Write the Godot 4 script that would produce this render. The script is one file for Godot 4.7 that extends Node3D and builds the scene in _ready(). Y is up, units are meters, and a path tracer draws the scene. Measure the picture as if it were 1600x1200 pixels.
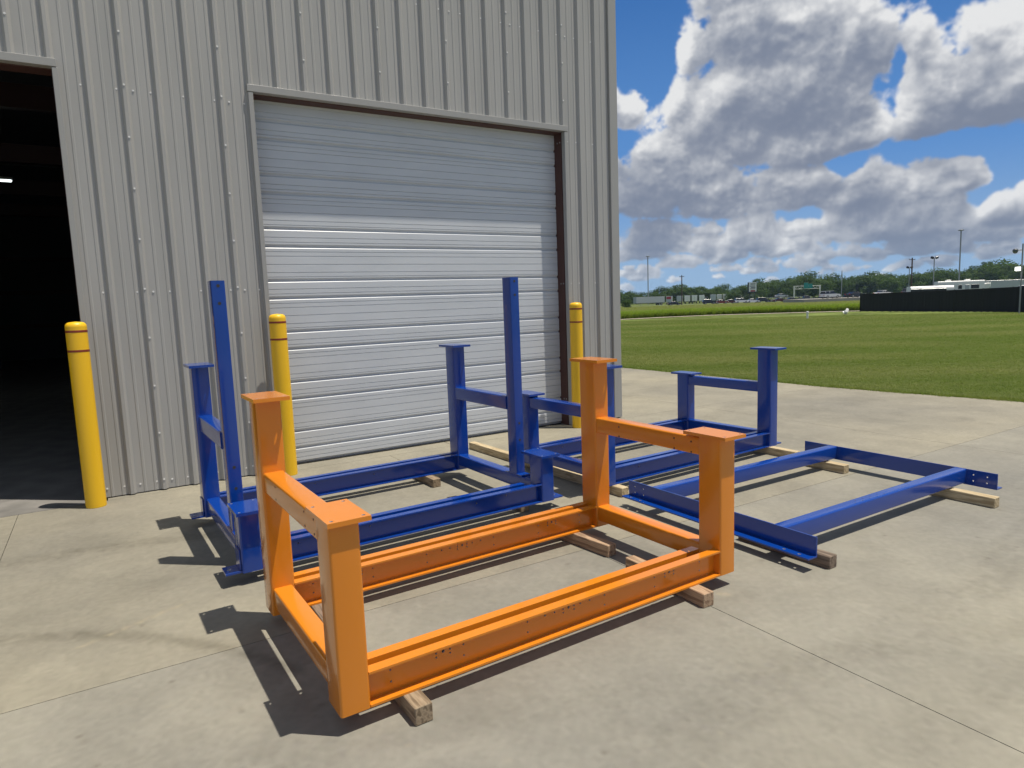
extends Node3D

var M := {}
var rng := RandomNumberGenerator.new()
var taken := {}

# ------------------------------------------------------------------ mesh helpers
func mk() -> SurfaceTool:
	var s := SurfaceTool.new()
	s.begin(Mesh.PRIMITIVE_TRIANGLES)
	return s

func tri(s: SurfaceTool, a: Vector3, b: Vector3, c: Vector3, centre: Vector3) -> void:
	var n := (b - a).cross(c - a)
	if n.length_squared() < 1e-16:
		return
	n = n.normalized()
	if n.dot((a + b + c) / 3.0 - centre) < 0.0:
		n = -n
		var t := b
		b = c
		c = t
	for v in [a, c, b]:
		s.set_normal(n)
		s.add_vertex(v)

func quad(s: SurfaceTool, a: Vector3, b: Vector3, c: Vector3, d: Vector3, centre: Vector3) -> void:
	tri(s, a, b, c, centre)
	tri(s, a, c, d, centre)

func bx(s: SurfaceTool, c: Vector3, size: Vector3, bev := 0.0, b := Basis()) -> void:
	var h := size / 2.0
	var pt := func(sx: float, sy: float, sz: float, k: int) -> Vector3:
		var e := Vector3(h.x - bev, h.y - bev, h.z - bev)
		e[k] = h[k]
		return c + b * Vector3(sx * e.x, sy * e.y, sz * e.z)
	for k in 3:
		var i := (k + 1) % 3
		var j := (k + 2) % 3
		for s0 in [-1.0, 1.0]:
			var q: Array[Vector3] = []
			for pr in [[-1.0, -1.0], [1.0, -1.0], [1.0, 1.0], [-1.0, 1.0]]:
				var v := Vector3.ZERO
				v[k] = s0
				v[i] = pr[0]
				v[j] = pr[1]
				q.append(pt.call(v.x, v.y, v.z, k))
			quad(s, q[0], q[1], q[2], q[3], c)
	if bev <= 0.0:
		return
	for k in 3:
		var i := (k + 1) % 3
		var j := (k + 2) % 3
		for si in [-1.0, 1.0]:
			for sj in [-1.0, 1.0]:
				var v0 := Vector3.ZERO
				v0[i] = si
				v0[j] = sj
				v0[k] = -1.0
				var v1 := v0
				v1[k] = 1.0
				quad(s, pt.call(v0.x, v0.y, v0.z, i), pt.call(v1.x, v1.y, v1.z, i), pt.call(v1.x, v1.y, v1.z, j), pt.call(v0.x, v0.y, v0.z, j), c)
	for sx in [-1.0, 1.0]:
		for sy in [-1.0, 1.0]:
			for sz in [-1.0, 1.0]:
				tri(s, pt.call(sx, sy, sz, 0), pt.call(sx, sy, sz, 1), pt.call(sx, sy, sz, 2), c)

# a closed convex outline swept from a to b; corners of the outline that turn gently are shaded smooth
func sweep(s: SurfaceTool, prof: PackedVector2Array, a: Vector3, b: Vector3, up: Vector3, caps := true, smooth := true) -> void:
	var d := (b - a).normalized()
	var u := (up - d * up.dot(d)).normalized()
	var r := u.cross(d)
	var n := prof.size()
	var mid := Vector2.ZERO
	for p in prof:
		mid += p
	mid /= n
	var fn: Array[Vector2] = []
	for i in n:
		var e := prof[(i + 1) % n] - prof[i]
		var q := Vector2(e.y, -e.x).normalized()
		if q.dot((prof[i] + prof[(i + 1) % n]) / 2.0 - mid) < 0.0:
			q = -q
		fn.append(q)
	for i in n:
		var i2 := (i + 1) % n
		var n0 := fn[i]
		var n1 := fn[i]
		if smooth:
			var pv := fn[(i + n - 1) % n]
			var nx := fn[i2]
			if pv.dot(fn[i]) > 0.8:
				n0 = (pv + fn[i]).normalized()
			if nx.dot(fn[i]) > 0.8:
				n1 = (nx + fn[i]).normalized()
		var p0 := r * prof[i].x + u * prof[i].y
		var p1 := r * prof[i2].x + u * prof[i2].y
		var w0 := r * n0.x + u * n0.y
		var w1 := r * n1.x + u * n1.y
		var out := r * fn[i].x + u * fn[i].y
		var v := [[a + p0, w0], [a + p1, w1], [b + p1, w1], [b + p0, w0]]
		var ord := [0, 1, 2, 0, 2, 3]
		if (p1 - p0).cross(b - a).dot(out) > 0.0:
			ord = [0, 2, 1, 0, 3, 2]
		for k in ord:
			s.set_normal(v[k][1])
			s.add_vertex(v[k][0])
	if caps:
		for e in [[a, -d], [b, d]]:
			var o: Vector3 = e[0]
			var m := o + r * mid.x + u * mid.y
			for i in n:
				var i2 := (i + 1) % n
				tri(s, m, o + r * prof[i].x + u * prof[i].y, o + r * prof[i2].x + u * prof[i2].y, m - e[1])

func rrect(w: float, h: float, r: float, seg := 4) -> PackedVector2Array:
	var o := PackedVector2Array()
	for k in 4:
		var cx = (w / 2.0 - r) * [1, -1, -1, 1][k]
		var cy = (h / 2.0 - r) * [1, 1, -1, -1][k]
		for i in seg + 1:
			var t := PI / 2.0 * (k + float(i) / seg)
			o.append(Vector2(cx + r * cos(t), cy + r * sin(t)))
	return o

func ring(r: float, seg := 12) -> PackedVector2Array:
	var o := PackedVector2Array()
	for i in seg:
		o.append(Vector2(cos(TAU * i / seg), sin(TAU * i / seg)) * r)
	return o

func rod(s: SurfaceTool, a: Vector3, b: Vector3, r: float, seg := 8) -> void:
	var up := Vector3.UP
	if absf((b - a).normalized().y) > 0.9:
		up = Vector3.RIGHT
	sweep(s, ring(r, seg), a, b, up)

func lathe(s: SurfaceTool, prof: Array, seg: int, o := Vector3.ZERO) -> void:
	var nr: Array[Vector2] = []
	for i in prof.size():
		var a: Vector2 = prof[maxi(i - 1, 0)]
		var b: Vector2 = prof[mini(i + 1, prof.size() - 1)]
		var e := b - a
		nr.append(Vector2(e.y, -e.x).normalized())
	for i in prof.size() - 1:
		for k in seg:
			var v := []
			for c in [[i, k], [i, k + 1], [i + 1, k + 1], [i + 1, k]]:
				var t: float = TAU * c[1] / seg
				var p: Vector2 = prof[c[0]]
				var n: Vector2 = nr[c[0]]
				v.append([o + Vector3(p.x * cos(t), p.y, p.x * sin(t)), Vector3(n.x * cos(t), n.y, n.x * sin(t))])
			for q in [0, 1, 2, 0, 2, 3]:
				s.set_normal(v[q][1])
				s.add_vertex(v[q][0])

func part(called: String, s: SurfaceTool, m: Material, parent: Node) -> MeshInstance3D:
	var o := MeshInstance3D.new()
	o.name = called
	o.mesh = s.commit()
	o.material_override = m
	o.cast_shadow = GeometryInstance3D.SHADOW_CASTING_SETTING_ON
	parent.add_child(o, true)
	return o

func numbered(n: String) -> String:
	if not taken.has(n):
		taken[n] = 0
		return n
	taken[n] += 1
	return "%s_%03d" % [n, taken[n]]

func tag(o: Node, label: String, category: String, group := "") -> Node:
	o.set_meta("label", label)
	o.set_meta("category", category)
	if group != "":
		o.set_meta("group", group)
	return o

func thing(called: String, label: String, category: String, at := Vector3.ZERO, turn := 0.0, group := "") -> Node3D:
	var o := Node3D.new()
	o.name = numbered(called)
	add_child(o)
	o.position = at
	o.rotation.y = turn
	tag(o, label, category, group)
	return o

func struct(called: String, kind := "structure") -> Node3D:
	var o := Node3D.new()
	o.name = numbered(called)
	add_child(o)
	o.set_meta("kind", kind)
	return o

# ------------------------------------------------------------------ materials
func lin(r: float, g: float, b: float) -> Color:
	return Color(r, g, b).linear_to_srgb()

func mat(c: Color, rough := 0.7, metal := 0.0, spec := 0.5) -> StandardMaterial3D:
	var m := StandardMaterial3D.new()
	m.albedo_color = c
	m.roughness = rough
	m.metallic = metal
	m.metallic_specular = spec
	return m

func noise_tex(size: int, freq: float, oct: int, sd: int, ramp: Array = [], type := FastNoiseLite.TYPE_SIMPLEX_SMOOTH, normal := false, bump := 4.0) -> NoiseTexture2D:
	var n := FastNoiseLite.new()
	n.noise_type = type
	n.frequency = freq
	n.fractal_octaves = oct
	n.seed = sd
	var t := NoiseTexture2D.new()
	t.width = size
	t.height = size
	t.seamless = true
	t.noise = n
	if normal:
		t.as_normal_map = true
		t.bump_strength = bump
	elif ramp.size() > 0:
		var g := Gradient.new()
		var offs := PackedFloat32Array()
		var cols := PackedColorArray()
		for i in ramp.size():
			offs.append(ramp[i][0])
			cols.append(ramp[i][1])
		g.offsets = offs
		g.colors = cols
		t.color_ramp = g
	return t

func tripl(m: StandardMaterial3D, scale: Vector3, world := true) -> StandardMaterial3D:
	m.uv1_triplanar = true
	m.uv1_world_triplanar = world
	m.uv1_scale = scale
	return m

func detail(m: StandardMaterial3D, t: Texture2D, scale: Vector3, world := true) -> void:
	m.detail_enabled = true
	m.detail_blend_mode = BaseMaterial3D.BLEND_MODE_MUL
	m.detail_albedo = t
	m.detail_uv_layer = BaseMaterial3D.DETAIL_UV_2
	m.uv2_triplanar = true
	m.uv2_world_triplanar = world
	m.uv2_scale = scale

func g1(v: float) -> Color:
	return Color(v, v, v)

func materials() -> void:
	# glossy steel paint
	var peel := noise_tex(512, 0.02, 3, 5, [], FastNoiseLite.TYPE_SIMPLEX_SMOOTH, true, 1.2)
	for e in [["orange", lin(0.68, 0.222, 0.014), 0.2], ["blue", lin(0.003, 0.045, 0.29), 0.2]]:
		var m := mat(e[1], e[2])
		m.clearcoat_enabled = true
		m.clearcoat = 0.35
		m.clearcoat_roughness = 0.06
		m.normal_enabled = true
		m.normal_texture = peel
		m.normal_scale = 0.05
		tripl(m, Vector3.ONE * 1.3, false)
		M[e[0]] = m
	# wall sheets, door, trims
	var sheet := mat(g1(1.0), 0.42)
	sheet.albedo_texture = noise_tex(512, 0.006, 4, 11, [[0.0, lin(0.355, 0.352, 0.338)], [1.0, lin(0.405, 0.40, 0.385)]])
	tripl(sheet, Vector3(0.7, 0.12, 0.7))
	M.sheet = sheet
	M.trim = mat(lin(0.34, 0.338, 0.325), 0.42)
	M.door = mat(g1(1.0), 0.38)
	M.door.albedo_texture = noise_tex(512, 0.008, 4, 12, [[0.0, lin(0.56, 0.59, 0.625)], [1.0, lin(0.62, 0.65, 0.685)]])
	tripl(M.door, Vector3(0.2, 0.8, 0.8))
	M.oxide = mat(lin(0.075, 0.032, 0.026), 0.6)
	M.steel = mat(lin(0.35, 0.35, 0.35), 0.45, 0.6)
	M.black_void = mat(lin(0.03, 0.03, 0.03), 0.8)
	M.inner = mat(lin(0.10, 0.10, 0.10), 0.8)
	M.yellow = mat(lin(0.86, 0.51, 0.014), 0.40)
	M.red_tape = mat(lin(0.22, 0.03, 0.012), 0.5)
	# timber
	var k := 0
	for e in [["wood_grey", lin(0.16, 0.115, 0.07), lin(0.34, 0.26, 0.17)], ["wood_pink", lin(0.22, 0.14, 0.085), lin(0.46, 0.325, 0.21)], ["wood_pale", lin(0.33, 0.25, 0.14), lin(0.56, 0.46, 0.29)], ["wood_dark", lin(0.10, 0.075, 0.055), lin(0.24, 0.18, 0.13)]]:
		var m := mat(g1(1.0), 0.85)
		m.albedo_texture = noise_tex(512, 0.02, 5, 30 + k, [[0.25, e[1]], [0.55, e[2]], [0.75, e[1].lerp(e[2], 0.6)]])
		m.normal_enabled = true
		m.normal_texture = noise_tex(512, 0.03, 5, 40 + k, [], FastNoiseLite.TYPE_SIMPLEX_SMOOTH, true, 6.0)
		m.normal_scale = 0.25
		tripl(m, Vector3(2.6, 2.6, 0.22), false)
		M[e[0]] = m
		k += 1
	# interior floor
	M.floor = mat(g1(1.0), 0.45)
	M.floor.albedo_texture = noise_tex(512, 0.01, 5, 21, [[0.2, lin(0.17, 0.165, 0.155)], [0.8, lin(0.26, 0.25, 0.235)]])
	tripl(M.floor, Vector3.ONE * 0.4)
	# ground cover
	M.lawn = mat(g1(1.0), 0.95, 0.0, 0.2)
	M.lawn.albedo_texture = noise_tex(1024, 0.012, 6, 51, [[0.2, lin(0.115, 0.165, 0.036)], [0.5, lin(0.165, 0.215, 0.054)], [0.8, lin(0.23, 0.255, 0.09)]])
	tripl(M.lawn, Vector3.ONE * 0.11)
	detail(M.lawn, noise_tex(512, 0.01, 4, 52, [[0.2, g1(0.72)], [0.8, g1(1.0)]]), Vector3.ONE * 0.021)
	var gm := mat(g1(1.0), 0.7, 0.0, 0.3)
	gm.vertex_color_use_as_albedo = true
	gm.backlight_enabled = true
	gm.backlight = lin(0.8, 0.9, 0.5)
	gm.cull_mode = BaseMaterial3D.CULL_DISABLED
	M.blade = gm
	M.leaf = gm
	M.path = mat(lin(0.40, 0.36, 0.28), 0.9)
	M.asphalt = mat(lin(0.16, 0.155, 0.15), 0.9)
	M.filler = mat(lin(0.035, 0.03, 0.026), 0.9)
	M.bark = mat(lin(0.07, 0.055, 0.04), 0.95)
	M.gravel = mat(lin(0.33, 0.31, 0.27), 0.95)
	M.fabric = mat(lin(0.008, 0.009, 0.010), 0.8)
	M.galv = mat(lin(0.30, 0.31, 0.32), 0.5, 0.5)
	M.pole_wood = mat(lin(0.085, 0.055, 0.04), 0.9)
	M.rubber = mat(lin(0.02, 0.02, 0.02), 0.9)
	M.glass = mat(lin(0.015, 0.018, 0.022), 0.08)
	M.white = mat(lin(0.75, 0.75, 0.74), 0.35)
	M.silver = mat(lin(0.42, 0.45, 0.48), 0.3)
	M.grey_box = mat(lin(0.30, 0.33, 0.36), 0.45)
	M.car_black = mat(lin(0.008, 0.008, 0.010), 0.2)
	M.car_navy = mat(lin(0.010, 0.014, 0.03), 0.2)
	M.car_red = mat(lin(0.16, 0.012, 0.012), 0.25)
	M.car_maroon = mat(lin(0.07, 0.012, 0.012), 0.25)
	M.car_white = mat(lin(0.72, 0.73, 0.74), 0.25)
	M.car_grey = mat(lin(0.10, 0.11, 0.12), 0.25)
	M.teal = mat(lin(0.0, 0.20, 0.18), 0.5)
	M.sign_red = mat(lin(0.35, 0.03, 0.04), 0.5)
	M.headlight = mat(lin(0.6, 0.6, 0.6), 0.2)
	M.taillight = mat(lin(0.35, 0.01, 0.01), 0.3)
	M.lamp = mat(g1(0.9), 0.5)
	M.lamp.emission_enabled = true
	M.lamp.emission = Color(0.95, 1.0, 0.98)
	M.lamp.emission_energy_multiplier = 2.5
	concrete()

# cast concrete: a broad map of the yard (stains, tyre rubber, scuffs) over a fine grain
const YARD := Rect2(-8.0, -6.0, 24.0, 24.0)
func concrete() -> void:
	var n := 1024
	var f1 := FastNoiseLite.new()
	f1.seed = 71
	f1.noise_type = FastNoiseLite.TYPE_SIMPLEX_SMOOTH
	f1.frequency = 0.006
	f1.fractal_octaves = 6
	f1.fractal_gain = 0.55
	var f2 := FastNoiseLite.new()
	f2.seed = 72
	f2.noise_type = FastNoiseLite.TYPE_SIMPLEX_SMOOTH
	f2.frequency = 0.035
	f2.fractal_octaves = 5
	f2.domain_warp_enabled = true
	f2.domain_warp_amplitude = 40.0
	var a := f1.get_image(n, n).get_data()
	var b := f2.get_image(n, n).get_data()
	f1.seed = 73
	f1.frequency = 0.0025
	var c := f1.get_image(n, n).get_data()
	var o := PackedByteArray()
	o.resize(n * n * 3)
	var grit := RandomNumberGenerator.new()
	grit.seed = 6
	# warm grey; the patches drift between a yellower and a greyer cement
	for i in n * n:
		var x := a[i] / 255.0 - 0.5
		var y := b[i] / 255.0 - 0.5
		var z := c[i] / 255.0 - 0.5
		var v := 1.0 + 0.14 * x + 0.12 * y + 0.10 * z + grit.randf_range(-0.03, 0.03)
		var w := 0.5 * z + 0.35 * x
		o[i * 3] = int(clampf((175.5 + 7.0 * w) * v, 0.0, 255.0))
		o[i * 3 + 1] = int(clampf((171.5 + 2.0 * w) * v, 0.0, 255.0))
		o[i * 3 + 2] = int(clampf((159.0 - 13.0 * w) * v, 0.0, 255.0))
	var img := Image.create_from_data(n, n, false, Image.FORMAT_RGB8, o)
	var r := RandomNumberGenerator.new()
	r.seed = 9
	# tyre rubber: broken arcs laid by lorries and forklifts turning
	for arc in [[Vector2(-1.2, 4.9), Vector2(1.6, 5.3), Vector2(5.2, 6.9), 0.10, 0.16], [Vector2(1.4, 6.2), Vector2(4.2, 5.9), Vector2(7.6, 6.5), 0.13, 0.2], [Vector2(1.2, 6.75), Vector2(4.2, 6.5), Vector2(7.4, 7.4), 0.13, 0.15], [Vector2(4.6, 6.2), Vector2(6.6, 5.6), Vector2(11.0, 5.6), 0.12, 0.17], [Vector2(5.0, 6.9), Vector2(7.0, 6.2), Vector2(11.0, 6.4), 0.12, 0.12], [Vector2(-1.5, 1.7), Vector2(0.0, 1.5), Vector2(1.4, 2.2), 0.1, 0.12], [Vector2(7.5, 1.2), Vector2(9.3, 0.2), Vector2(11.9, 0.4), 0.16, 0.14], [Vector2(7.6, 2.1), Vector2(9.6, 1.3), Vector2(12.0, 1.8), 0.16, 0.12], [Vector2(-1.6, 3.0), Vector2(0.1, 3.0), Vector2(0.9, 4.6), 0.07, 0.1], [Vector2(8.0, -1.5), Vector2(10.0, -2.4), Vector2(12.0, -2.2), 0.2, 0.10]]:
		for i in 3600:
			var t := r.randf()
			var p: Vector2 = arc[0].lerp(arc[1], t).lerp(arc[1].lerp(arc[2], t), t)
			p += Vector2(r.randfn(0.0, 0.02), roundf(r.randf_range(-3, 3)) / 3.0 * arc[3] + r.randfn(0.0, 0.012))
			blot(img, p, r.randf_range(0.012, 0.03), Color(0.33, 0.31, 0.30), arc[4] * (0.4 + 0.6 * sin(t * 9.0 + arc[3] * 50.0) ** 2) * 0.10)
	# grey damp-cured patches with ragged outlines
	for i in 60:
		var p := Vector2(r.randf_range(-3, 12), r.randf_range(0.5, 8))
		for k in 26:
			blot(img, p + Vector2(r.randfn(0, 0.3), r.randfn(0, 0.16)), r.randf_range(0.05, 0.16), Color(0.52, 0.51, 0.49), 0.022)
	# dust swept pale in strips, dropped grit and paint scuffs
	for sc in [[Vector2(0.98, 5.68), Vector2(0.93, 5.95)], [Vector2(3.34, 5.08), Vector2(3.37, 5.30)], [Vector2(-0.1, 3.6), Vector2(0.5, 3.3)]]:
		for i in 130:
			blot(img, sc[0].lerp(sc[1], r.randf()) + Vector2(r.randf_range(-0.035, 0.035), 0), 0.02, Color(0.86, 0.81, 0.70), 0.09)
	for i in 260:
		var p := Vector2(r.randf_range(-3, 12), r.randf_range(0, 8))
		blot(img, p, r.randf_range(0.004, 0.012), Color(0.34, 0.30, 0.26) if r.randf() < 0.6 else Color(0.85, 0.80, 0.70), 0.3)
	var m := mat(Color(0.818, 0.822, 0.822), 0.78, 0.0, 0.4)
	m.albedo_texture = ImageTexture.create_from_image(img)
	detail(m, noise_tex(1024, 0.22, 3, 75, [[0.15, g1(0.70)], [0.5, g1(0.96)], [0.85, g1(1.0)]]), Vector3.ONE * 1.7)
	m.heightmap_enabled = false
	M.concrete = m
	var m2: StandardMaterial3D = m.duplicate()
	m2.albedo_color = Color(0.842, 0.836, 0.812)
	M.concrete_tan = m2

func blot(img: Image, p: Vector2, r: float, c: Color, k: float) -> void:
	var s := img.get_width() / YARD.size.x
	var q := (p - YARD.position) * s
	var rr := maxf(r * s, 0.8)
	for y in range(int(q.y - rr), int(q.y + rr) + 2):
		for x in range(int(q.x - rr), int(q.x + rr) + 2):
			if x < 0 or y < 0 or x >= img.get_width() or y >= img.get_height():
				continue
			var d := Vector2(x, y).distance_to(q) / rr
			if d < 1.0:
				img.set_pixel(x, y, img.get_pixel(x, y).lerp(c, k * (1.0 - d * d)))

# ------------------------------------------------------------------ sky: fair-weather cumulus worked out from density and the light that gets through it
# each cloud: [azimuth, height of its base, half width, rise, sag, weight], degrees; azimuth from -z towards +x
const CLOUDS := [[52.9, 11.3, 6.1, 9.0, 2.0, 1.00], [56.1, 13.4, 5.2, 7.6, 2.8, 1.00], [49.1, 14.3, 3.8, 5.7, 2.8, 0.95], [58.6, 16.8, 3.3, 5.2, 3.3, 0.90], [51.0, 19.3, 4.8, 4.2, 3.4, 0.85], [47.4, 17.9, 2.1, 3.4, 2.1, 0.70], [55.3, 19.3, 5.8, 3.9, 3.3, 0.85], [44.7, 8.2, 6.1, 8.0, 1.8, 1.00], [42.0, 15.0, 1.8, 2.7, 3.0, 0.80], [46.8, 13.1, 3.2, 4.5, 3.8, 0.90], [41.3, 9.3, 1.7, 2.8, 2.4, 0.80], [49.1, 7.5, 8.2, 2.9, 1.4, 0.90], [54.2, 7.8, 3.8, 1.7, 1.7, 0.90], [65.7, 11.1, 4.8, 6.6, 1.3, 1.00], [67.9, 12.9, 3.6, 5.7, 2.4, 1.00], [63.5, 13.0, 2.7, 4.8, 2.5, 0.85], [66.7, 16.4, 3.1, 3.8, 2.3, 0.85], [62.4, 11.1, 3.1, 2.0, 1.2, 0.80], [59.2, 11.3, 3.3, 1.9, 1.2, 0.85], [62.3, 16.9, 1.4, 2.3, 1.4, 0.60], [61.7, 4.2, 5.3, 4.5, 1.1, 1.00], [60.3, 6.5, 2.5, 3.4, 2.0, 0.90], [63.7, 5.8, 3.4, 4.2, 1.8, 0.95], [65.6, 7.3, 1.6, 3.0, 1.9, 0.85], [57.2, 4.6, 2.1, 3.6, 1.7, 0.70], [68.0, 4.5, 2.4, 2.5, 0.7, 0.95], [68.8, 5.6, 1.2, 2.0, 1.0, 0.80], [68.5, 3.7, 1.1, 0.7, 0.3, 0.70], [47.9, 3.5, 1.2, 2.4, 0.6, 0.75], [43.7, 4.4, 3.9, 2.0, 0.7, 0.75], [42.4, 3.5, 2.9, 0.8, 0.4, 0.60], [51.8, 3.8, 2.3, 3.0, 0.6, 0.70], [53.4, 3.1, 1.5, 0.7, 0.4, 0.70], [55.0, 3.6, 0.8, 1.2, 0.6, 0.70], [62.6, 2.8, 2.2, 1.5, 0.5, 0.75], [65.0, 2.8, 1.2, 1.1, 0.4, 0.65], [57.7, 2.8, 2.1, 0.9, 0.5, 0.70], [49.7, 3.1, 1.6, 1.0, 0.4, 0.65], [46.3, 2.6, 2.6, 0.8, 0.4, 0.60], [59.8, 2.3, 1.2, 0.8, 0.4, 0.60], [55.2, 2.1, 2.2, 0.8, 0.4, 0.55], [51.9, 2.1, 1.1, 0.8, 0.4, 0.50], [64.5, 1.7, 1.1, 0.5, 0.3, 0.50], [67.0, 2.0, 1.2, 0.9, 0.3, 0.55], [68.0, 2.6, 0.8, 0.7, 0.3, 0.55], [42.6, 1.8, 2.1, 0.8, 0.4, 0.50], [58.1, 1.6, 1.6, 0.6, 0.3, 0.45], [49.1, 2.0, 1.6, 0.5, 0.2, 0.45], [61.8, 1.5, 1.3, 0.5, 0.3, 0.40]]
const GAPS := [[42.8, 16.9, 1.6, 1.5], [41.0, 12.4, 1.0, 0.7], [53.6, 19.0, 0.5, 0.35], [60.4, 19.6, 0.9, 0.6], [61.1, 15.7, 0.5, 0.8], [65.1, 9.6, 2.2, 0.7], [68.2, 8.8, 1.6, 1.6], [66.2, 6.0, 0.7, 0.6], [58.0, 9.1, 0.8, 0.5], [42.5, 20.6, 2.6, 2.2], [55.9, 5.9, 1.0, 0.5]]
var sky_list := []

func sky_clouds() -> void:
	sky_list = CLOUDS.duplicate()
	var r := RandomNumberGenerator.new()
	r.seed = 77
	# the same kind of clouds all the way round and overhead
	for i in 620:
		var e := 0.5 + 5.0 * r.randf()
		var w := r.randf_range(0.5, 1.7) * (0.5 + 0.25 * e)
		sky_list.append([r.randf() * 360.0, e, w, w * r.randf_range(0.3, 0.8), w * 0.22, r.randf_range(0.35, 0.7)])
	var tries := 0
	while tries < 190:
		tries += 1
		var el := 1.6 + 70.0 * r.randf() ** 2.2
		var az := r.randf() * 360.0
		if az > 38.0 and az < 72.0 and el < 26.0:
			continue
		var size := (1.2 + el * 0.30) * r.randf_range(0.6, 1.5)
		sky_list.append([az, el, size * 1.25 / cos(deg_to_rad(el)), size * r.randf_range(0.6, 1.0), size * 0.28, r.randf_range(0.6, 1.0)])

func sky_field(az0: float, el0: float, step: float, nx: int, ny: int) -> PackedFloat32Array:
	var f := PackedFloat32Array()
	f.resize(nx * ny)
	f.fill(-0.70)
	for c in sky_list:
		for turn in [-360.0, 0.0, 360.0]:
			var cx: float = c[0] + turn
			var x0 := maxi(0, int((cx - c[2] * 1.3 - az0) / step))
			var x1 := mini(nx - 1, int((cx + c[2] * 1.3 - az0) / step) + 1)
			if x0 > x1:
				continue
			var y0 := maxi(0, int((c[1] - c[4] * 1.3 - el0) / step))
			var y1 := mini(ny - 1, int((c[1] + c[3] * 1.3 - el0) / step) + 1)
			for y in range(y0, y1 + 1):
				var dy: float = el0 + y * step - c[1]
				dy = dy / c[3] if dy > 0.0 else dy / c[4]
				var row := y * nx
				for x in range(x0, x1 + 1):
					var dx: float = (az0 + x * step - cx) / c[2]
					var v: float = c[5] * (1.0 - dx * dx - dy * dy)
					if v > f[row + x]:
						f[row + x] = v
	for c in GAPS:
		for y in range(maxi(0, int((c[1] - c[3] * 2 - el0) / step)), mini(ny, int((c[1] + c[3] * 2 - el0) / step) + 1)):
			for x in range(maxi(0, int((c[0] - c[2] * 2 - az0) / step)), mini(nx, int((c[0] + c[2] * 2 - az0) / step) + 1)):
				var d: float = ((az0 + x * step - c[0]) / c[2]) ** 2 + ((el0 + y * step - c[1]) / c[3]) ** 2
				if d < 4.0:
					f[y * nx + x] -= 0.85 * (1.0 - d / 4.0) ** 2
	return f

# cauliflower detail on the smooth bodies; looked up on a cylinder so that it closes on itself
func sky_puffs(f: PackedFloat32Array, az0: float, el0: float, step: float, nx: int, ny: int) -> PackedFloat32Array:
	var o := f.duplicate()
	var n1 := FastNoiseLite.new()
	n1.seed = 5
	n1.noise_type = FastNoiseLite.TYPE_SIMPLEX_SMOOTH
	n1.frequency = 0.17
	n1.fractal_octaves = 6
	n1.fractal_gain = 0.54
	n1.fractal_lacunarity = 2.15
	var n2: FastNoiseLite = n1.duplicate()
	n2.seed = 15
	n2.frequency = 0.55
	n2.fractal_octaves = 5
	var n3 := FastNoiseLite.new()
	n3.seed = 8
	n3.noise_type = FastNoiseLite.TYPE_CELLULAR
	n3.cellular_return_type = FastNoiseLite.RETURN_DISTANCE
	n3.frequency = 0.75
	n3.fractal_type = FastNoiseLite.FRACTAL_FBM
	n3.fractal_octaves = 3
	for y in ny:
		var el := el0 + y * step
		var low := clampf(1.0 - el / 6.0, 0.0, 1.0)
		for x in nx:
			var i := y * nx + x
			if f[i] < -0.6 and el > 4.0:
				o[i] = -1.0
				continue
			var a := deg_to_rad(az0 + x * step)
			var p := Vector3(cos(a) * 57.3, el * (1.2 + 0.6 * low), sin(a) * 57.3)
			var v := n1.get_noise_3dv(p) * (1.0 - low) + n2.get_noise_3dv(p) * low
			var puff := -n3.get_noise_3dv(p + Vector3(v, v, v) * 1.5) - 0.35
			o[i] = f[i] + 1.1 * v + 0.38 * puff
	return o

func sky_at(f: PackedFloat32Array, nx: int, ny: int, x: float, y: float) -> float:
	var xi := clampi(int(x), 0, nx - 1)
	var yi := clampi(int(y), 0, ny - 1)
	return f[yi * nx + xi]

func air(el: float) -> Vector3:
	var t := clampf(el / 28.0, 0.0, 1.0)
	var c := Vector3(0.45, 0.69, 1.0).lerp(Vector3(0.165, 0.41, 0.90), smoothstep(0.0, 0.42, t))
	c = c.lerp(Vector3(0.055, 0.21, 0.61), smoothstep(0.3, 1.0, t))
	return c.lerp(Vector3(0.020, 0.080, 0.29), clampf((el - 28.0) / 40.0, 0.0, 1.0))

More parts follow.
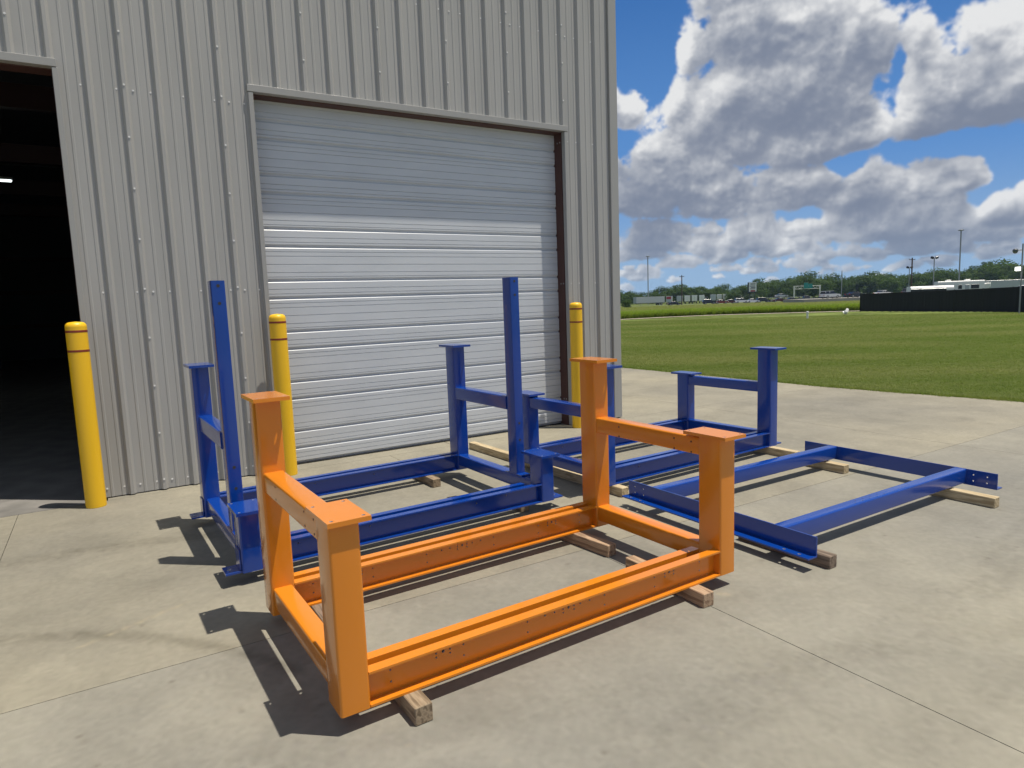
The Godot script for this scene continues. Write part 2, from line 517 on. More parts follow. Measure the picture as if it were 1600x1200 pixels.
func sky_shade(az0: float, el0: float, step: float, nx: int, ny: int) -> Image:
	var body := sky_field(az0, el0, step, nx, ny)
	var f := sky_puffs(body, az0, el0, step, nx, ny)
	var o := PackedFloat32Array()
	o.resize(nx * ny * 3)
	var up := 1.0 / step
	var soft := FastNoiseLite.new()
	soft.seed = 31
	soft.noise_type = FastNoiseLite.TYPE_SIMPLEX_SMOOTH
	soft.frequency = 0.115
	soft.fractal_octaves = 5
	for y in ny:
		var el := el0 + y * step
		var base := air(maxf(el, 0.0))
		var size := clampf(0.22 + el / 12.0, 0.22, 1.7)
		for x in nx:
			var d := f[y * nx + x]
			var c := base
			if d > 0.0:
				var a := smoothstep(0.0, 0.34, d)
				# how much cloud stands between this spot and the high sun
				var s := 0.0
				for k in 6:
					var h := (0.2 + 0.8 * k) * size * up
					s += maxf(0.65 * sky_at(body, nx, ny, x + h * 0.2, y + h) + 0.35 * sky_at(f, nx, ny, x + h * 0.2, y + h), 0.0)
				s /= 6.0
				var near := maxf(sky_at(f, nx, ny, x - 0.14 * up * size, y + 0.34 * up * size), 0.0)
				var wide := maxf(sky_at(f, nx, ny, x - 0.4 * up * size, y + 0.8 * up * size), 0.0)
				var an := deg_to_rad(az0 + x * step)
				var sn := soft.get_noise_3d(cos(an) * 57.3, el * 1.6, sin(an) * 57.3)
				var lum := exp(-3.0 * s) + 0.42 * clampf(d - near, -0.4, 0.5) + 0.50 * clampf(d - wide, -0.5, 0.7) + 0.62 * sn + 0.06
				lum += 0.22 * (1.0 - smoothstep(0.1, 0.55, d))
				lum -= 0.06
				lum = clampf(0.5 * (lum + sqrt(lum * lum + 0.09)), 0.0, 1.0)
				var cl := Vector3(0.27, 0.325, 0.45).lerp(Vector3(1.16, 1.17, 1.18), lum * (0.55 + 0.45 * lum))
				cl = cl.lerp(base * 1.15, 0.35 * exp(-maxf(el, 0.0) / 2.5))
				c = base.lerp(cl, a)
			var j := ((ny - 1 - y) * nx + x) * 3
			o[j] = c.x
			o[j + 1] = c.y
			o[j + 2] = c.z
	return Image.create_from_data(nx, ny, false, Image.FORMAT_RGBF, o.to_byte_array())

func sky_image() -> Image:
	sky_clouds()
	# the whole upper sky coarsely, then finely around the yard's outlook; one and the same field
	var cs := 360.0 / 1024.0
	var coarse := sky_shade(0.0, 0.0, cs, 1024, 256)
	coarse.resize(4096, 1024, Image.INTERPOLATE_CUBIC)
	var img := Image.create(4096, 2048, false, Image.FORMAT_RGBF)
	var below := air(0.0)
	img.fill(Color(below.x, below.y, below.z))
	img.blit_rect(coarse, Rect2i(0, 0, 4096, 1024), Vector2i.ZERO)
	var fs := 360.0 / 4096.0
	var x0 := 380
	var nx := 480
	var ny := 330
	var fine := sky_shade(x0 * fs, 0.0, fs, nx, ny)
	img.blit_rect(fine, Rect2i(0, 0, nx, ny), Vector2i(x0, 1024 - ny))
	return img

func sky_material() -> Material:
	var m := PanoramaSkyMaterial.new()
	m.panorama = ImageTexture.create_from_image(sky_image())
	return m


func _ready() -> void:
	rng.seed = 4
	var cam := Camera3D.new()
	cam.name = "camera"
	cam.fov = 59.87
	cam.near = 0.05
	cam.far = 4000.0
	cam.position = Vector3(0.1821, 1.8772, 8.0344)
	cam.rotation = Vector3(-0.121252, -0.550594, -0.036765)
	add_child(cam)
	cam.current = true
	var we := WorldEnvironment.new()
	we.name = "environment"
	var env := Environment.new()
	env.background_mode = Environment.BG_SKY
	var sky := Sky.new()
	sky.sky_material = sky_material()
	env.sky = sky
	env.background_energy_multiplier = 0.66
	env.tonemap_mode = Environment.TONE_MAPPER_LINEAR
	env.tonemap_exposure = 1.03
	env.sdfgi_enabled = true
	env.ssao_enabled = true
	env.ssil_enabled = true
	env.fog_enabled = true
	env.fog_density = 0.00013
	env.fog_light_color = Color(0.62, 0.72, 0.85)
	we.environment = env
	add_child(we)
	var sun := DirectionalLight3D.new()
	sun.name = "sun"
	sun.light_energy = 1.6
	sun.light_color = Color(1.0, 0.965, 0.905)
	sun.light_angular_distance = 0.53
	sun.shadow_enabled = true
	add_child(sun)
	sun.look_at_from_position(Vector3(0.228, 1.0, 0.195) * 20.0, Vector3.ZERO, Vector3.FORWARD)
	materials()
	ground()
	warehouse()
	orange_frame()
	blue_frame_post()
	blue_frame_back()
	blue_frame_flat()
	timbers()
	bollards()
	grass()
	background()

# ------------------------------------------------------------------ ground
func terrain(x: float, z: float) -> float:
	var s := x * 0.829 - z * 0.559
	return -1.8 * clampf((s - 58.0) / 254.0, 0.0, 1.0)

func ground() -> void:
	var g := struct("lawn")
	var s := mk()
	var xs := []
	for i in range(-14, 57):
		xs.append(i * 10.0)
	xs.insert(0, -1500.0)
	xs.append(1900.0)
	var zs := []
	for i in range(-42, 9):
		zs.append(i * 10.0)
	zs.insert(0, -1900.0)
	zs.append(1200.0)
	for i in xs.size() - 1:
		for j in zs.size() - 1:
			var p := []
			for c in [[i, j], [i + 1, j], [i + 1, j + 1], [i, j + 1]]:
				p.append(Vector3(xs[c[0]], terrain(xs[c[0]], zs[c[1]]) - 0.03, zs[c[1]]))
			quad(s, p[0], p[1], p[2], p[3], p[0] - Vector3.UP * 5)
	part("soil", s, M.lawn, g)
	# the concrete yard: slabs cast with sawn joints
	var yard := struct("concrete_yard")
	var edge := func(z: float) -> float:
		return 12.28 if z < 0.2 else 12.28 + 0.09 * (z - 0.2) + 0.012 * (z - 0.2) ** 2
	var zc := [-34.0, -28.0, -22.0, -16.0, -10.6, -5.2, 0.1, 4.15, 9.7, 15.2, 21.0, 27.0]
	var xc := [-22.0, -16.5, -11.0, -5.8, -0.65, 3.19, 8.76, 99.0]
	for i in xc.size() - 1:
		for j in zc.size() - 1:
			var x0: float = xc[i] + 0.0025
			var x1: float = xc[i + 1] - 0.0025
			var z0: float = zc[j] + 0.0025
			var z1: float = zc[j + 1] - 0.0025
			if z1 < 0.2:
				if xc[i + 1] < 8.7:
					continue
				x0 = maxf(x0, 7.125)
				if i == 5:
					x0 = 7.125
			var l = xc[i + 1] > 90.0
			var h := mk()
			var top: Array[Vector3] = []
			if l:
				top.append(Vector3(x0, 0, z0))
				for k in 7:
					var z := lerpf(z0, z1, k / 6.0)
					top.append(Vector3(edge.call(z), 0, z))
				top.append(Vector3(x0, 0, z1))
			else:
				top = [Vector3(x0, 0, z0), Vector3(x1, 0, z0), Vector3(x1, 0, z1), Vector3(x0, 0, z1)]
			slab(h, top)
			part("slab", h, M.concrete if z0 > 4.0 else M.concrete_tan, yard)
	# sill strip in front of the closed door and strip to the wall
	for r in [[0.1, 1.9, -0.02, 0.095], [1.9, 4.1, -0.32, 0.095], [4.105, 6.15, -0.32, 0.095], [6.155, 7.12, -0.02, 0.095]]:
		var h := mk()
		slab(h, [Vector3(r[0] + 0.002, 0, r[2]), Vector3(r[1] - 0.002, 0, r[2]), Vector3(r[1] - 0.002, 0, r[3] + 0.002), Vector3(r[0] + 0.002, 0, r[3] + 0.002)])
		part("slab", h, M.concrete_tan, yard)
	var fl := mk()
	for x in xc.slice(1, 7):
		bx(fl, Vector3(x, -0.022, 13.5), Vector3(0.02, 0.02, 27.0))
	for z in zc.slice(6, 11):
		bx(fl, Vector3(-5.0, -0.0225, z), Vector3(34.5, 0.02, 0.02))
	part("joint_filler", fl, M.filler, yard)
	# gravelled track across the field and the highway
	var path := struct("path")
	var ps := mk()
	var pl := [Vector2(2, -46), Vector2(20, -42.5), Vector2(38.3, -38.9), Vector2(45.7, -38.0), Vector2(50.9, -37.0), Vector2(55.0, -33.6), Vector2(59.0, -29.6), Vector2(64, -24), Vector2(70, -16)]
	for i in pl.size() - 1:
		var a: Vector2 = pl[i]
		var b: Vector2 = pl[i + 1]
		var n := Vector2(0.6, -0.8) * 0.9
		quad(ps, Vector3(a.x - n.x, terrain(a.x, a.y) + 0.012, a.y - n.y), Vector3(b.x - n.x, terrain(b.x, b.y) + 0.012, b.y - n.y), Vector3(b.x + n.x, terrain(b.x, b.y) + 0.012, b.y + n.y), Vector3(a.x + n.x, terrain(a.x, a.y) + 0.012, a.y + n.y), Vector3(a.x, -9, a.y))
	part("gravel", ps, M.path, path)
	var road := struct("highway")
	var rs := mk()
	var t := Vector3(0.846, 0, 0.532)
	var nn := Vector3(0.532, 0, -0.846)
	for lane in [[Vector3(202.6, 0, -149.2), 5.5], [Vector3(216, 0, -170), 6.0]]:
		for i in range(-14, 14):
			var q := []
			for c in [[i, -1.0], [i + 1, -1.0], [i + 1, 1.0], [i, 1.0]]:
				var w: Vector3 = lane[0] + t * (c[0] * 20.0) + nn * (c[1] * lane[1])
				w.y = terrain(w.x, w.z) + 0.05
				q.append(w)
			quad(rs, q[0], q[1], q[2], q[3], q[0] - Vector3.UP * 3)
	part("carriageway", rs, M.asphalt, road)

func slab(s: SurfaceTool, top: Array) -> void:
	var c := Vector3.ZERO
	for p in top:
		c += p
	c /= top.size()
	var put := func(v: Vector3, n: Vector3) -> void:
		s.set_normal(n)
		s.set_uv(Vector2((v.x - YARD.position.x) / YARD.size.x, (v.z - YARD.position.y) / YARD.size.y))
		s.add_vertex(v)
	var inner := []
	for p in top:
		inner.append(p + (c - p).normalized() * 0.004)
	for i in top.size():
		var a: Vector3 = top[i]
		var b: Vector3 = top[(i + 1) % top.size()]
		var n := Vector3.UP
		for v in [c, a, b]:
			put.call(v, n)
		var side := (b - a).cross(Vector3.UP).normalized()
		if side.dot(a - c) < 0:
			side = -side
		var d := Vector3.DOWN * 0.14
		for v in [a, b + d, b, a, a + d, b + d]:
			put.call(v, side)

# ------------------------------------------------------------------ the steel building
const RIB := 0.3048
func warehouse() -> void:
	var w := thing("metal_warehouse", "grey ribbed metal warehouse wall with an open doorway and a closed roll up door", "building")
	# outline of the wall sheets seen from above: pans, two small ribs, one tall rib each foot
	var pts: Array[Vector2] = []
	for i in range(-48, 23):
		var x := i * RIB
		for q in [[-0.011, 0.0], [0.011, 0.037], [0.041, 0.037], [0.066, 0.0], [0.132, 0.0], [0.140, 0.005], [0.158, 0.005], [0.166, 0.0], [0.230, 0.0], [0.238, 0.005], [0.256, 0.005], [0.264, 0.0]]:
			pts.append(Vector2(x + q[0], q[1]))
	pts.append(Vector2(6.98, 0.0))
	var top := 9.2
	var low := func(x: float) -> float:
		if x < 0.055 and x > -4.3:
			return 4.36
		if x > 1.862 and x < 6.135:
			return 4.36
		return 0.012
	for k in range(-17, 8):
		var x0 := (3 * k + 2) * RIB - 0.011
		var x1 := x0 + 3 * RIB
		var s := mk()
		var any := false
		for i in pts.size() - 1:
			var a := pts[i]
			var b := pts[i + 1]
			if a.x < x0 - 0.001 or b.x > x1 + 0.001:
				continue
			any = true
			var cuts := [a.x, b.x]
			for c in [0.055, 1.862, 6.135, -4.3]:
				if c > a.x and c < b.x:
					cuts.insert(1, c)
			for j in cuts.size() - 1:
				var p := a.lerp(b, (cuts[j] - a.x) / (b.x - a.x))
				var q := a.lerp(b, (cuts[j + 1] - a.x) / (b.x - a.x))
				var y: float = low.call((p.x + q.x) / 2.0)
				var lift := 0.0008 * (k & 1)
				quad(s, Vector3(p.x, y, p.y + lift), Vector3(q.x, y, q.y + lift), Vector3(q.x, top, q.y + lift), Vector3(p.x, top, p.y + lift), Vector3(p.x, 3, p.y - 5.0))
		if any:
			part("wall_sheet", s, M.sheet, w)
	# screws: at the girts beside every tall rib and stitching the laps
	var sc := mk()
	var hex := ring(0.0085, 6)
	var put := func(x: float, y: float, z: float) -> void:
		sweep(sc, hex, Vector3(x, y, z), Vector3(x, y, z + 0.0055), Vector3.UP, true, false)
		sweep(sc, ring(0.011, 8), Vector3(x, y, z), Vector3(x, y, z + 0.0015), Vector3.UP, true, false)
	for i in range(-12, 23):
		for gy in [0.10, 2.13, 4.16, 5.6]:
			for dx in [-0.045, 0.105]:
				var x: float = i * RIB + dx
				if gy > low.call(x) + 0.02 and (dx < 0 or posmod(i, 3) == 2 or gy < 0.2):
					put.call(x, gy, 0.001)
		if posmod(i, 3) == 2:
			for n in 17:
				var y := 0.12 + n * 0.51
				if y > low.call(i * RIB + 0.028) + 0.05:
					put.call(i * RIB + 0.026, y, 0.038)
	var so := part("wall_screws", sc, M.white, w)
	so.set_meta("kind", "stuff")
	# trims
	var s := mk()
	bx(s, Vector3(7.05, 4.6, -0.05), Vector3(0.15, 9.17, 0.18), 0.004)
	part("corner_trim", s, M.trim, w)
	s = mk()
	bx(s, Vector3(3.998, 4.325, 0.005), Vector3(4.36, 0.075, 0.095), 0.003)
	part("door_header_trim", s, M.trim, w)
	s = mk()
	bx(s, Vector3(-2.1, 4.325, 0.005), Vector3(4.36, 0.075, 0.095), 0.003)
	part("doorway_header_trim", s, M.trim, w)
	for e in [[1.864, 1.0], [6.134, -1.0], [0.053, -1.0], [-4.3, 1.0]]:
		s = mk()
		bx(s, Vector3(e[0] - 0.012 * e[1], 2.148, 0.012), Vector3(0.05, 4.27, 0.075), 0.003)
		part("jamb_trim", s, M.trim, w)
	# red oxide steel lining the openings
	for e in [[1.88, 0.02], [6.12, 0.02], [0.04, 0.02], [-4.28, 0.02]]:
		s = mk()
		bx(s, Vector3(e[0], 2.14, -0.137), Vector3(0.012, 4.28, 0.20))
		part("jamb_steel", s, M.oxide, w)
	for e in [[1.87, 6.13], [-4.29, 0.05]]:
		s = mk()
		bx(s, Vector3((e[0] + e[1]) / 2, 4.282, -0.137), Vector3(e[1] - e[0], 0.012, 0.20))
		part("header_steel", s, M.oxide, w)
	s = mk()
	for e in [[6.112, 4.15], [6.112, 2.13], [6.112, 0.4]]:
		for dz in [-0.06, -0.12]:
			rod(s, Vector3(e[0] - 0.004, e[1], dz), Vector3(e[0] + 0.004, e[1], dz), 0.012, 6)
	part("jamb_bolts", s, M.steel, w).set_meta("kind", "stuff")
	# shell behind the sheets
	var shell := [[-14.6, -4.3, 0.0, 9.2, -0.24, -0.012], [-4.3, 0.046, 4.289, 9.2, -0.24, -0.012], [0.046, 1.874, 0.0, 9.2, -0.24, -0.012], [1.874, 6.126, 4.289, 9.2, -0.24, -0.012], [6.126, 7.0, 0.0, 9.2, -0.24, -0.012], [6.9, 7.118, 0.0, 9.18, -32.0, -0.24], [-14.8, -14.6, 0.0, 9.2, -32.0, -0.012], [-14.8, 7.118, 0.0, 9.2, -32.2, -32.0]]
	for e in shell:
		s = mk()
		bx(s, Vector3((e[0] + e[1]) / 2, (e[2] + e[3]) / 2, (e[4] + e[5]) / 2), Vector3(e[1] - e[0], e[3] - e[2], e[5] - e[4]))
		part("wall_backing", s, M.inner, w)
	s = mk()
	bx(s, Vector3(-3.84, 9.32, -16.0), Vector3(22.2, 0.22, 32.6))
	part("roof", s, M.trim, w)
	s = mk()
	bx(s, Vector3(-3.84, -0.062, -16.16), Vector3(21.8, 0.12, 31.7))
	bx(s, Vector3(-2.12, -0.062, -0.12), Vector3(4.32, 0.1201, 0.41))
	part("floor", s, M.floor, w)
	# girts and purlins one can make out in the dark
	for y in [1.6, 3.2, 4.8]:
		s = mk()
		bx(s, Vector3(-3.8, y, -31.9), Vector3(21, 0.2, 0.1))
		part("girt", s, M.oxide, w)
	for i in 5:
		s = mk()
		bx(s, Vector3(-3.8, 6.6, -4.0 - i * 6.0), Vector3(21, 0.5, 0.2))
		part("rafter", s, M.oxide, w)
	roll_door(w)

func roll_door(w: Node3D) -> void:
	var d := Node3D.new()
	d.name = "roll_up_door"
	d.set_meta("label", "closed light grey roll up door of horizontal ribbed steel panels")
	w.add_child(d)
	# each panel is swept along the wall from its own section (height, depth); wide and narrow faces alternate
	var y := 0.012
	var wide := false
	var n := 0
	while y < 4.34:
		var h := 0.40 if wide else 0.207
		if n == 0:
			h = 0.185
		var f: Array[Vector2] = []
		var marks := [0.052, 0.104, 0.20, 0.296, 0.348] if wide else [0.06, 0.115]
		if n == 0:
			marks = [0.075, 0.13]
		# lower lip: faces up into the sun; upper lip: undercut and in shade
		f.append(Vector2(0.0, -0.022))
		f.append(Vector2(0.004, -0.022))
		f.append(Vector2(0.010, -0.020))
		for mk_y in marks:
			f.append(Vector2(mk_y - 0.003, 0.0))
			f.append(Vector2(mk_y - 0.001, -0.008))
			f.append(Vector2(mk_y + 0.006, 0.0))
		f.append(Vector2(h - 0.012, 0.0))
		f.append(Vector2(h - 0.005, -0.005))
		f.append(Vector2(h, -0.028))
		f[0] = Vector2(0.0, -0.028)
		f[1] = Vector2(0.022, -0.016)
		f[2] = Vector2(0.036, 0.0)
		var s := mk()
		for i in f.size() - 1:
			var a := f[i]
			var b := f[i + 1]
			quad(s, Vector3(1.888, y + a.x, -0.2 + a.y), Vector3(6.112, y + a.x, -0.2 + a.y), Vector3(6.112, y + b.x, -0.2 + b.y), Vector3(1.888, y + b.x, -0.2 + b.y), Vector3(4, y + h / 2, -0.6))
		quad(s, Vector3(1.888, y, -0.235), Vector3(6.112, y, -0.235), Vector3(6.112, y + h, -0.235), Vector3(1.888, y + h, -0.235), Vector3(4, y + h / 2, 0.5))
		part("door_panel", s, M.door, d)
		y += h
		wide = not wide if n > 0 else false
		n += 1
	var s2 := mk()
	bx(s2, Vector3(4, 0.006, -0.21), Vector3(4.22, 0.012, 0.04))
	part("bottom_seal", s2, M.rubber, d)

# ------------------------------------------------------------------ steel frames
const LIFT := 0.0885
func tube(called: String, parent: Node, m: Material, c0: Vector3, c1: Vector3, w: float, h: float, up: Vector3, r := 0.012) -> MeshInstance3D:
	var s := mk()
	sweep(s, rrect(w, h, r), c0, c1, up)
	return part(called, s, m, parent)

# an upright of box tube standing on (u0..u0+a, v0..v0+b); cap: plate [u0, u1, v0, v1]
func column(f: Node3D, m: Material, u0: float, v0: float, a: float, b: float, h: float, cap: Array, foot := 0) -> void:
	var t := 0.022
	var c := tube("column", f, m, Vector3(u0 + a / 2, LIFT, v0 + b / 2), Vector3(u0 + a / 2, LIFT + h - t, v0 + b / 2), b, a, Vector3.RIGHT, 0.013)
	var p := CSGBox3D.new()
	p.name = "cap_plate"
	p.size = Vector3(cap[1] - cap[0], t, cap[3] - cap[2])
	p.position = Vector3((cap[0] + cap[1]) / 2, LIFT + h - t / 2, (cap[2] + cap[3]) / 2)
	p.material = m
	c.add_child(p, true)
	for sx in [-1.0, 1.0]:
		for sz in [-1.0, 1.0]:
			hole(p, Vector3(sx * (p.size.x / 2 - 0.026), 0, sz * (p.size.z / 2 - 0.028)), 0.009, Vector3.UP)
	if foot != 0:
		var q := CSGBox3D.new()
		q.name = "foot_plate"
		q.size = Vector3(0.11, 0.014, b * 0.8)
		q.position = Vector3(u0 + a / 2 + foot * (a / 2 + 0.052), LIFT + 0.009, v0 + b / 2)
		q.material = m
		c.add_child(q, true)
		hole(q, Vector3(foot * 0.02, 0, 0), 0.012, Vector3.UP)
		var s := mk()
		bx(s, Vector3(u0 + a / 2 + foot * (a / 2 + 0.006), LIFT + 0.09, v0 + b / 2), Vector3(0.01, 0.145, b * 0.7), 0.002)
		part("gusset", s, m, c)

func hole(p: CSGShape3D, at: Vector3, r: float, axis: Vector3) -> void:
	var h := CSGCylinder3D.new()
	h.name = "bolt_hole"
	h.radius = r
	h.height = 0.05
	h.sides = 10
	h.operation = CSGShape3D.OPERATION_SUBTRACTION
	h.position = at
	if axis.z > 0.5:
		h.rotation.x = PI / 2
	p.add_child(h, true)

# a rolled channel along u; dir: side its flanges point to
func channel(f: Node3D, m: Material, u0: float, u1: float, web: float, dir: float, fw: float, y0: float, y1: float, holes := []) -> void:
	var c := CSGCombiner3D.new()
	c.name = "channel"
	f.add_child(c, true)
	var mid := (u0 + u1) / 2
	for e in [[Vector3(u1 - u0, y1 - y0, 0.008), Vector3(mid, (y0 + y1) / 2, web)], [Vector3(u1 - u0, 0.011, fw), Vector3(mid, y1 - 0.0055, web + dir * (fw / 2 - 0.004))], [Vector3(u1 - u0, 0.011, fw), Vector3(mid, y0 + 0.0055, web + dir * (fw / 2 - 0.004))]]:
		var b := CSGBox3D.new()
		b.name = "plate"
		b.size = e[0]
		b.position = e[1]
		b.material = m
		c.add_child(b, true)
	for h in holes:
		hole(c, Vector3(h[0], LIFT + h[1], web), h[2], Vector3(0, 0, 1))
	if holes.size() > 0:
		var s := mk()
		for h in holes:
			rod(s, Vector3(h[0], LIFT + h[1], web - dir * 0.012), Vector3(h[0], LIFT + h[1], web - dir * 0.0042), h[2] + 0.003, 10)  # black discs behind the web holes: the shade inside them put in as colour
		part("hole_shade_discs", s, M.black_void, f).set_meta("kind", "stuff")

func channel_pair(f: Node3D, m: Material, u0: float, u1: float, v0: float, b: float, short_end: float, holes := []) -> void:
	var y0 := LIFT + 0.0005
	var y1 := LIFT + 0.168
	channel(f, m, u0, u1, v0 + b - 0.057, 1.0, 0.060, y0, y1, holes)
	channel(f, m, u0, u1 - short_end, v0 + 0.066, -1.0, 0.060, y0, y1)
	if short_end > 0.0:
		var s := mk()
		bx(s, Vector3(u1 - 0.03, (y0 + y1) / 2 - 0.01, v0 + 0.09), Vector3(0.058, 0.12, 0.03), 0.002)
		part("stiffener", s, m, f)

func holes_row(l: float) -> Array:
	var o := []
	for u in [0.26, 0.648, 1.034, 1.566, 1.961, 2.355]:
		o.append([u * l / 2.633, 0.115, 0.005])
		o.append([u * l / 2.633, 0.058, 0.005])
	for u in [0.535, 1.308, 2.087]:
		o.append([u * l / 2.633, 0.116, 0.008])
		for du in [-0.038, 0.038]:
			for y in [0.096, 0.116, 0.136]:
				o.append([u * l / 2.633 + du, y, 0.0052])
	for u in [1.148, 1.211, 1.389, 1.457]:
		o.append([u * l / 2.633, 0.116, 0.0055])
	return o

func orange_frame() -> void:
	var f := thing("steel_frame", "orange painted steel frame with two tall rear columns and two shorter front columns", "steel frame", Vector3(0.928, 0, 5.283), 0.023, "painted steel machine frames")
	var m: Material = M.orange
	var a := 0.140
	var b := 0.182
	var l := 2.633
	var w := 1.392
	column(f, m, 0, -b, a, b, 0.893, [-0.008, 0.188, -0.295, 0.024])
	column(f, m, l - a, -b, a, b, 0.911, [l - 0.158, l + 0.04, -0.292, 0.05])
	column(f, m, 0, -w, a, b, 1.306, [-0.026, 0.175, -w - 0.075, -w + 0.258])
	column(f, m, l - a, -w, a, b, 1.330, [l - 0.17, l + 0.034, -w - 0.08, -w + 0.255])
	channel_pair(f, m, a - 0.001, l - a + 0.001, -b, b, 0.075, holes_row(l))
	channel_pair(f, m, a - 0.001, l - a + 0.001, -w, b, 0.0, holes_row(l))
	for u in [a / 2, l - a / 2]:
		var up := 0.0 if u < 1 else 0.012
		tube("crossbar", f, m, Vector3(u, LIFT + 0.806 + up, -w + b - 0.001), Vector3(u, LIFT + 0.806 + up, -b + 0.001), 0.116, 0.118, Vector3.UP)
		tube("crossbar", f, m, Vector3(u, LIFT + 0.108, -w + b - 0.001), Vector3(u, LIFT + 0.108, -b + 0.001), 0.112, 0.118, Vector3.UP)
	var s := mk()
	for u in [0.013, l - a + 0.011]:
		for e in [[-0.25, 0.84], [-0.25, 0.77], [-0.40, 0.84], [-0.40, 0.77], [-0.95, 0.84], [-0.95, 0.77]]:
			rod(s, Vector3(u - 0.002, LIFT + e[1], e[0]), Vector3(u + 0.002, LIFT + e[1], e[0]), 0.006, 8)
	part("crossbar_bolts", s, M.black_void, f).set_meta("kind", "stuff")

func blue_frame_post() -> void:
	var f := thing("steel_frame", "blue steel frame with two very tall posts and short front columns beside the orange frame", "steel frame", Vector3(0.872, 0, 3.274), 0.026, "painted steel machine frames")
	var m: Material = M.blue
	var a := 0.136
	var b := 0.188
	var l := 2.685
	var w := 1.743
	column(f, m, 0, -b, a, b, 0.44, [-0.02, 0.18, -0.27, 0.05], -1)
	column(f, m, l - a, -b, a, b, 0.425, [l - 0.15, l + 0.05, -0.30, 0.03], 1)
	column(f, m, 0, -w, a, b, 1.355, [-0.03, 0.17, -w - 0.07, -w + 0.27], -1)
	column(f, m, l - a, -w, a, b, 1.362, [l - 0.175, l + 0.03, -w - 0.07, -w + 0.27], 0)
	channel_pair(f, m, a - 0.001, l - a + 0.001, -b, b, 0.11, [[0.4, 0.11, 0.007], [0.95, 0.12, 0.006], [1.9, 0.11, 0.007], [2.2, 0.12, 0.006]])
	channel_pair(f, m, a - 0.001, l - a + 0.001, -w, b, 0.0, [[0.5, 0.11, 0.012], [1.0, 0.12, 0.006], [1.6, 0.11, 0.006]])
	var pa := 0.094
	var pb := 0.138
	var pv := -0.42
	for u in [0.029 + pa / 2, l - 0.029 - pa / 2]:
		var c := tube("post", f, m, Vector3(u, LIFT + 0.178, pv - pb / 2), Vector3(u, LIFT + 2.022, pv - pb / 2), pb, pa, Vector3.RIGHT, 0.008)
		var s := mk()
		bx(s, Vector3(u, LIFT + 0.174, pv - 0.03), Vector3(0.105, 0.012, 0.24), 0.002)
		part("base_plate", s, m, c)
		s = mk()
		for y in [1.985, 1.86, 0.66, 0.50]:
			rod(s, Vector3(u, LIFT + y, pv - 0.002), Vector3(u, LIFT + y, pv + 0.001), 0.012, 10)  # thin black discs on the post face, dark colour standing for shaded holes
		part("dark_hole_discs", s, M.black_void, c).set_meta("kind", "stuff")
		tube("crossbar", f, m, Vector3(u, LIFT + 0.845, -w + b - 0.001), Vector3(u, LIFT + 0.845, pv - pb + 0.001), 0.112, 0.13, Vector3.UP)
		tube("crossbar", f, m, Vector3(u, LIFT + 0.108, -w + b - 0.001), Vector3(u, LIFT + 0.108, -b + 0.001), 0.112, 0.118, Vector3.UP)

func blue_frame_back() -> void:
	var f := thing("steel_frame", "blue steel frame behind the flat one, tall columns nearest and short ones behind", "steel frame", Vector3(4.170, 0, 3.181), 0.043, "painted steel machine frames")
	var m: Material = M.blue
	var a := 0.142
	var b := 0.181
	var l := 2.722
	var w := 1.417
	column(f, m, 0, -b, a, b, 1.165, [-0.03, 0.175, -0.255, 0.075])
	column(f, m, l - a, -b, a, b, 1.160, [l - 0.165, l + 0.045, -0.265, 0.075], 1)
	column(f, m, 0, -w, a, b, 0.79, [-0.03, 0.175, -w - 0.09, -w + 0.26])
	column(f, m, l - a, -w, a, b, 0.787, [l - 0.16, l + 0.04, -w - 0.09, -w + 0.26])
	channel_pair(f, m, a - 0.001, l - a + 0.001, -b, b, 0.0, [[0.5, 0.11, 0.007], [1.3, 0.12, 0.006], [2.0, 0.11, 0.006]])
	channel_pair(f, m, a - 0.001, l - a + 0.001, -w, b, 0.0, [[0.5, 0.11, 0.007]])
	for u in [a / 2, l - a / 2]:
		tube("crossbar", f, m, Vector3(u, LIFT + 0.692, -w + b - 0.001), Vector3(u, LIFT + 0.692, -b + 0.001), 0.112, 0.118, Vector3.UP)
		tube("crossbar", f, m, Vector3(u, LIFT + 0.108, -w + b - 0.001), Vector3(u, LIFT + 0.108, -b + 0.001), 0.112, 0.118, Vector3.UP)

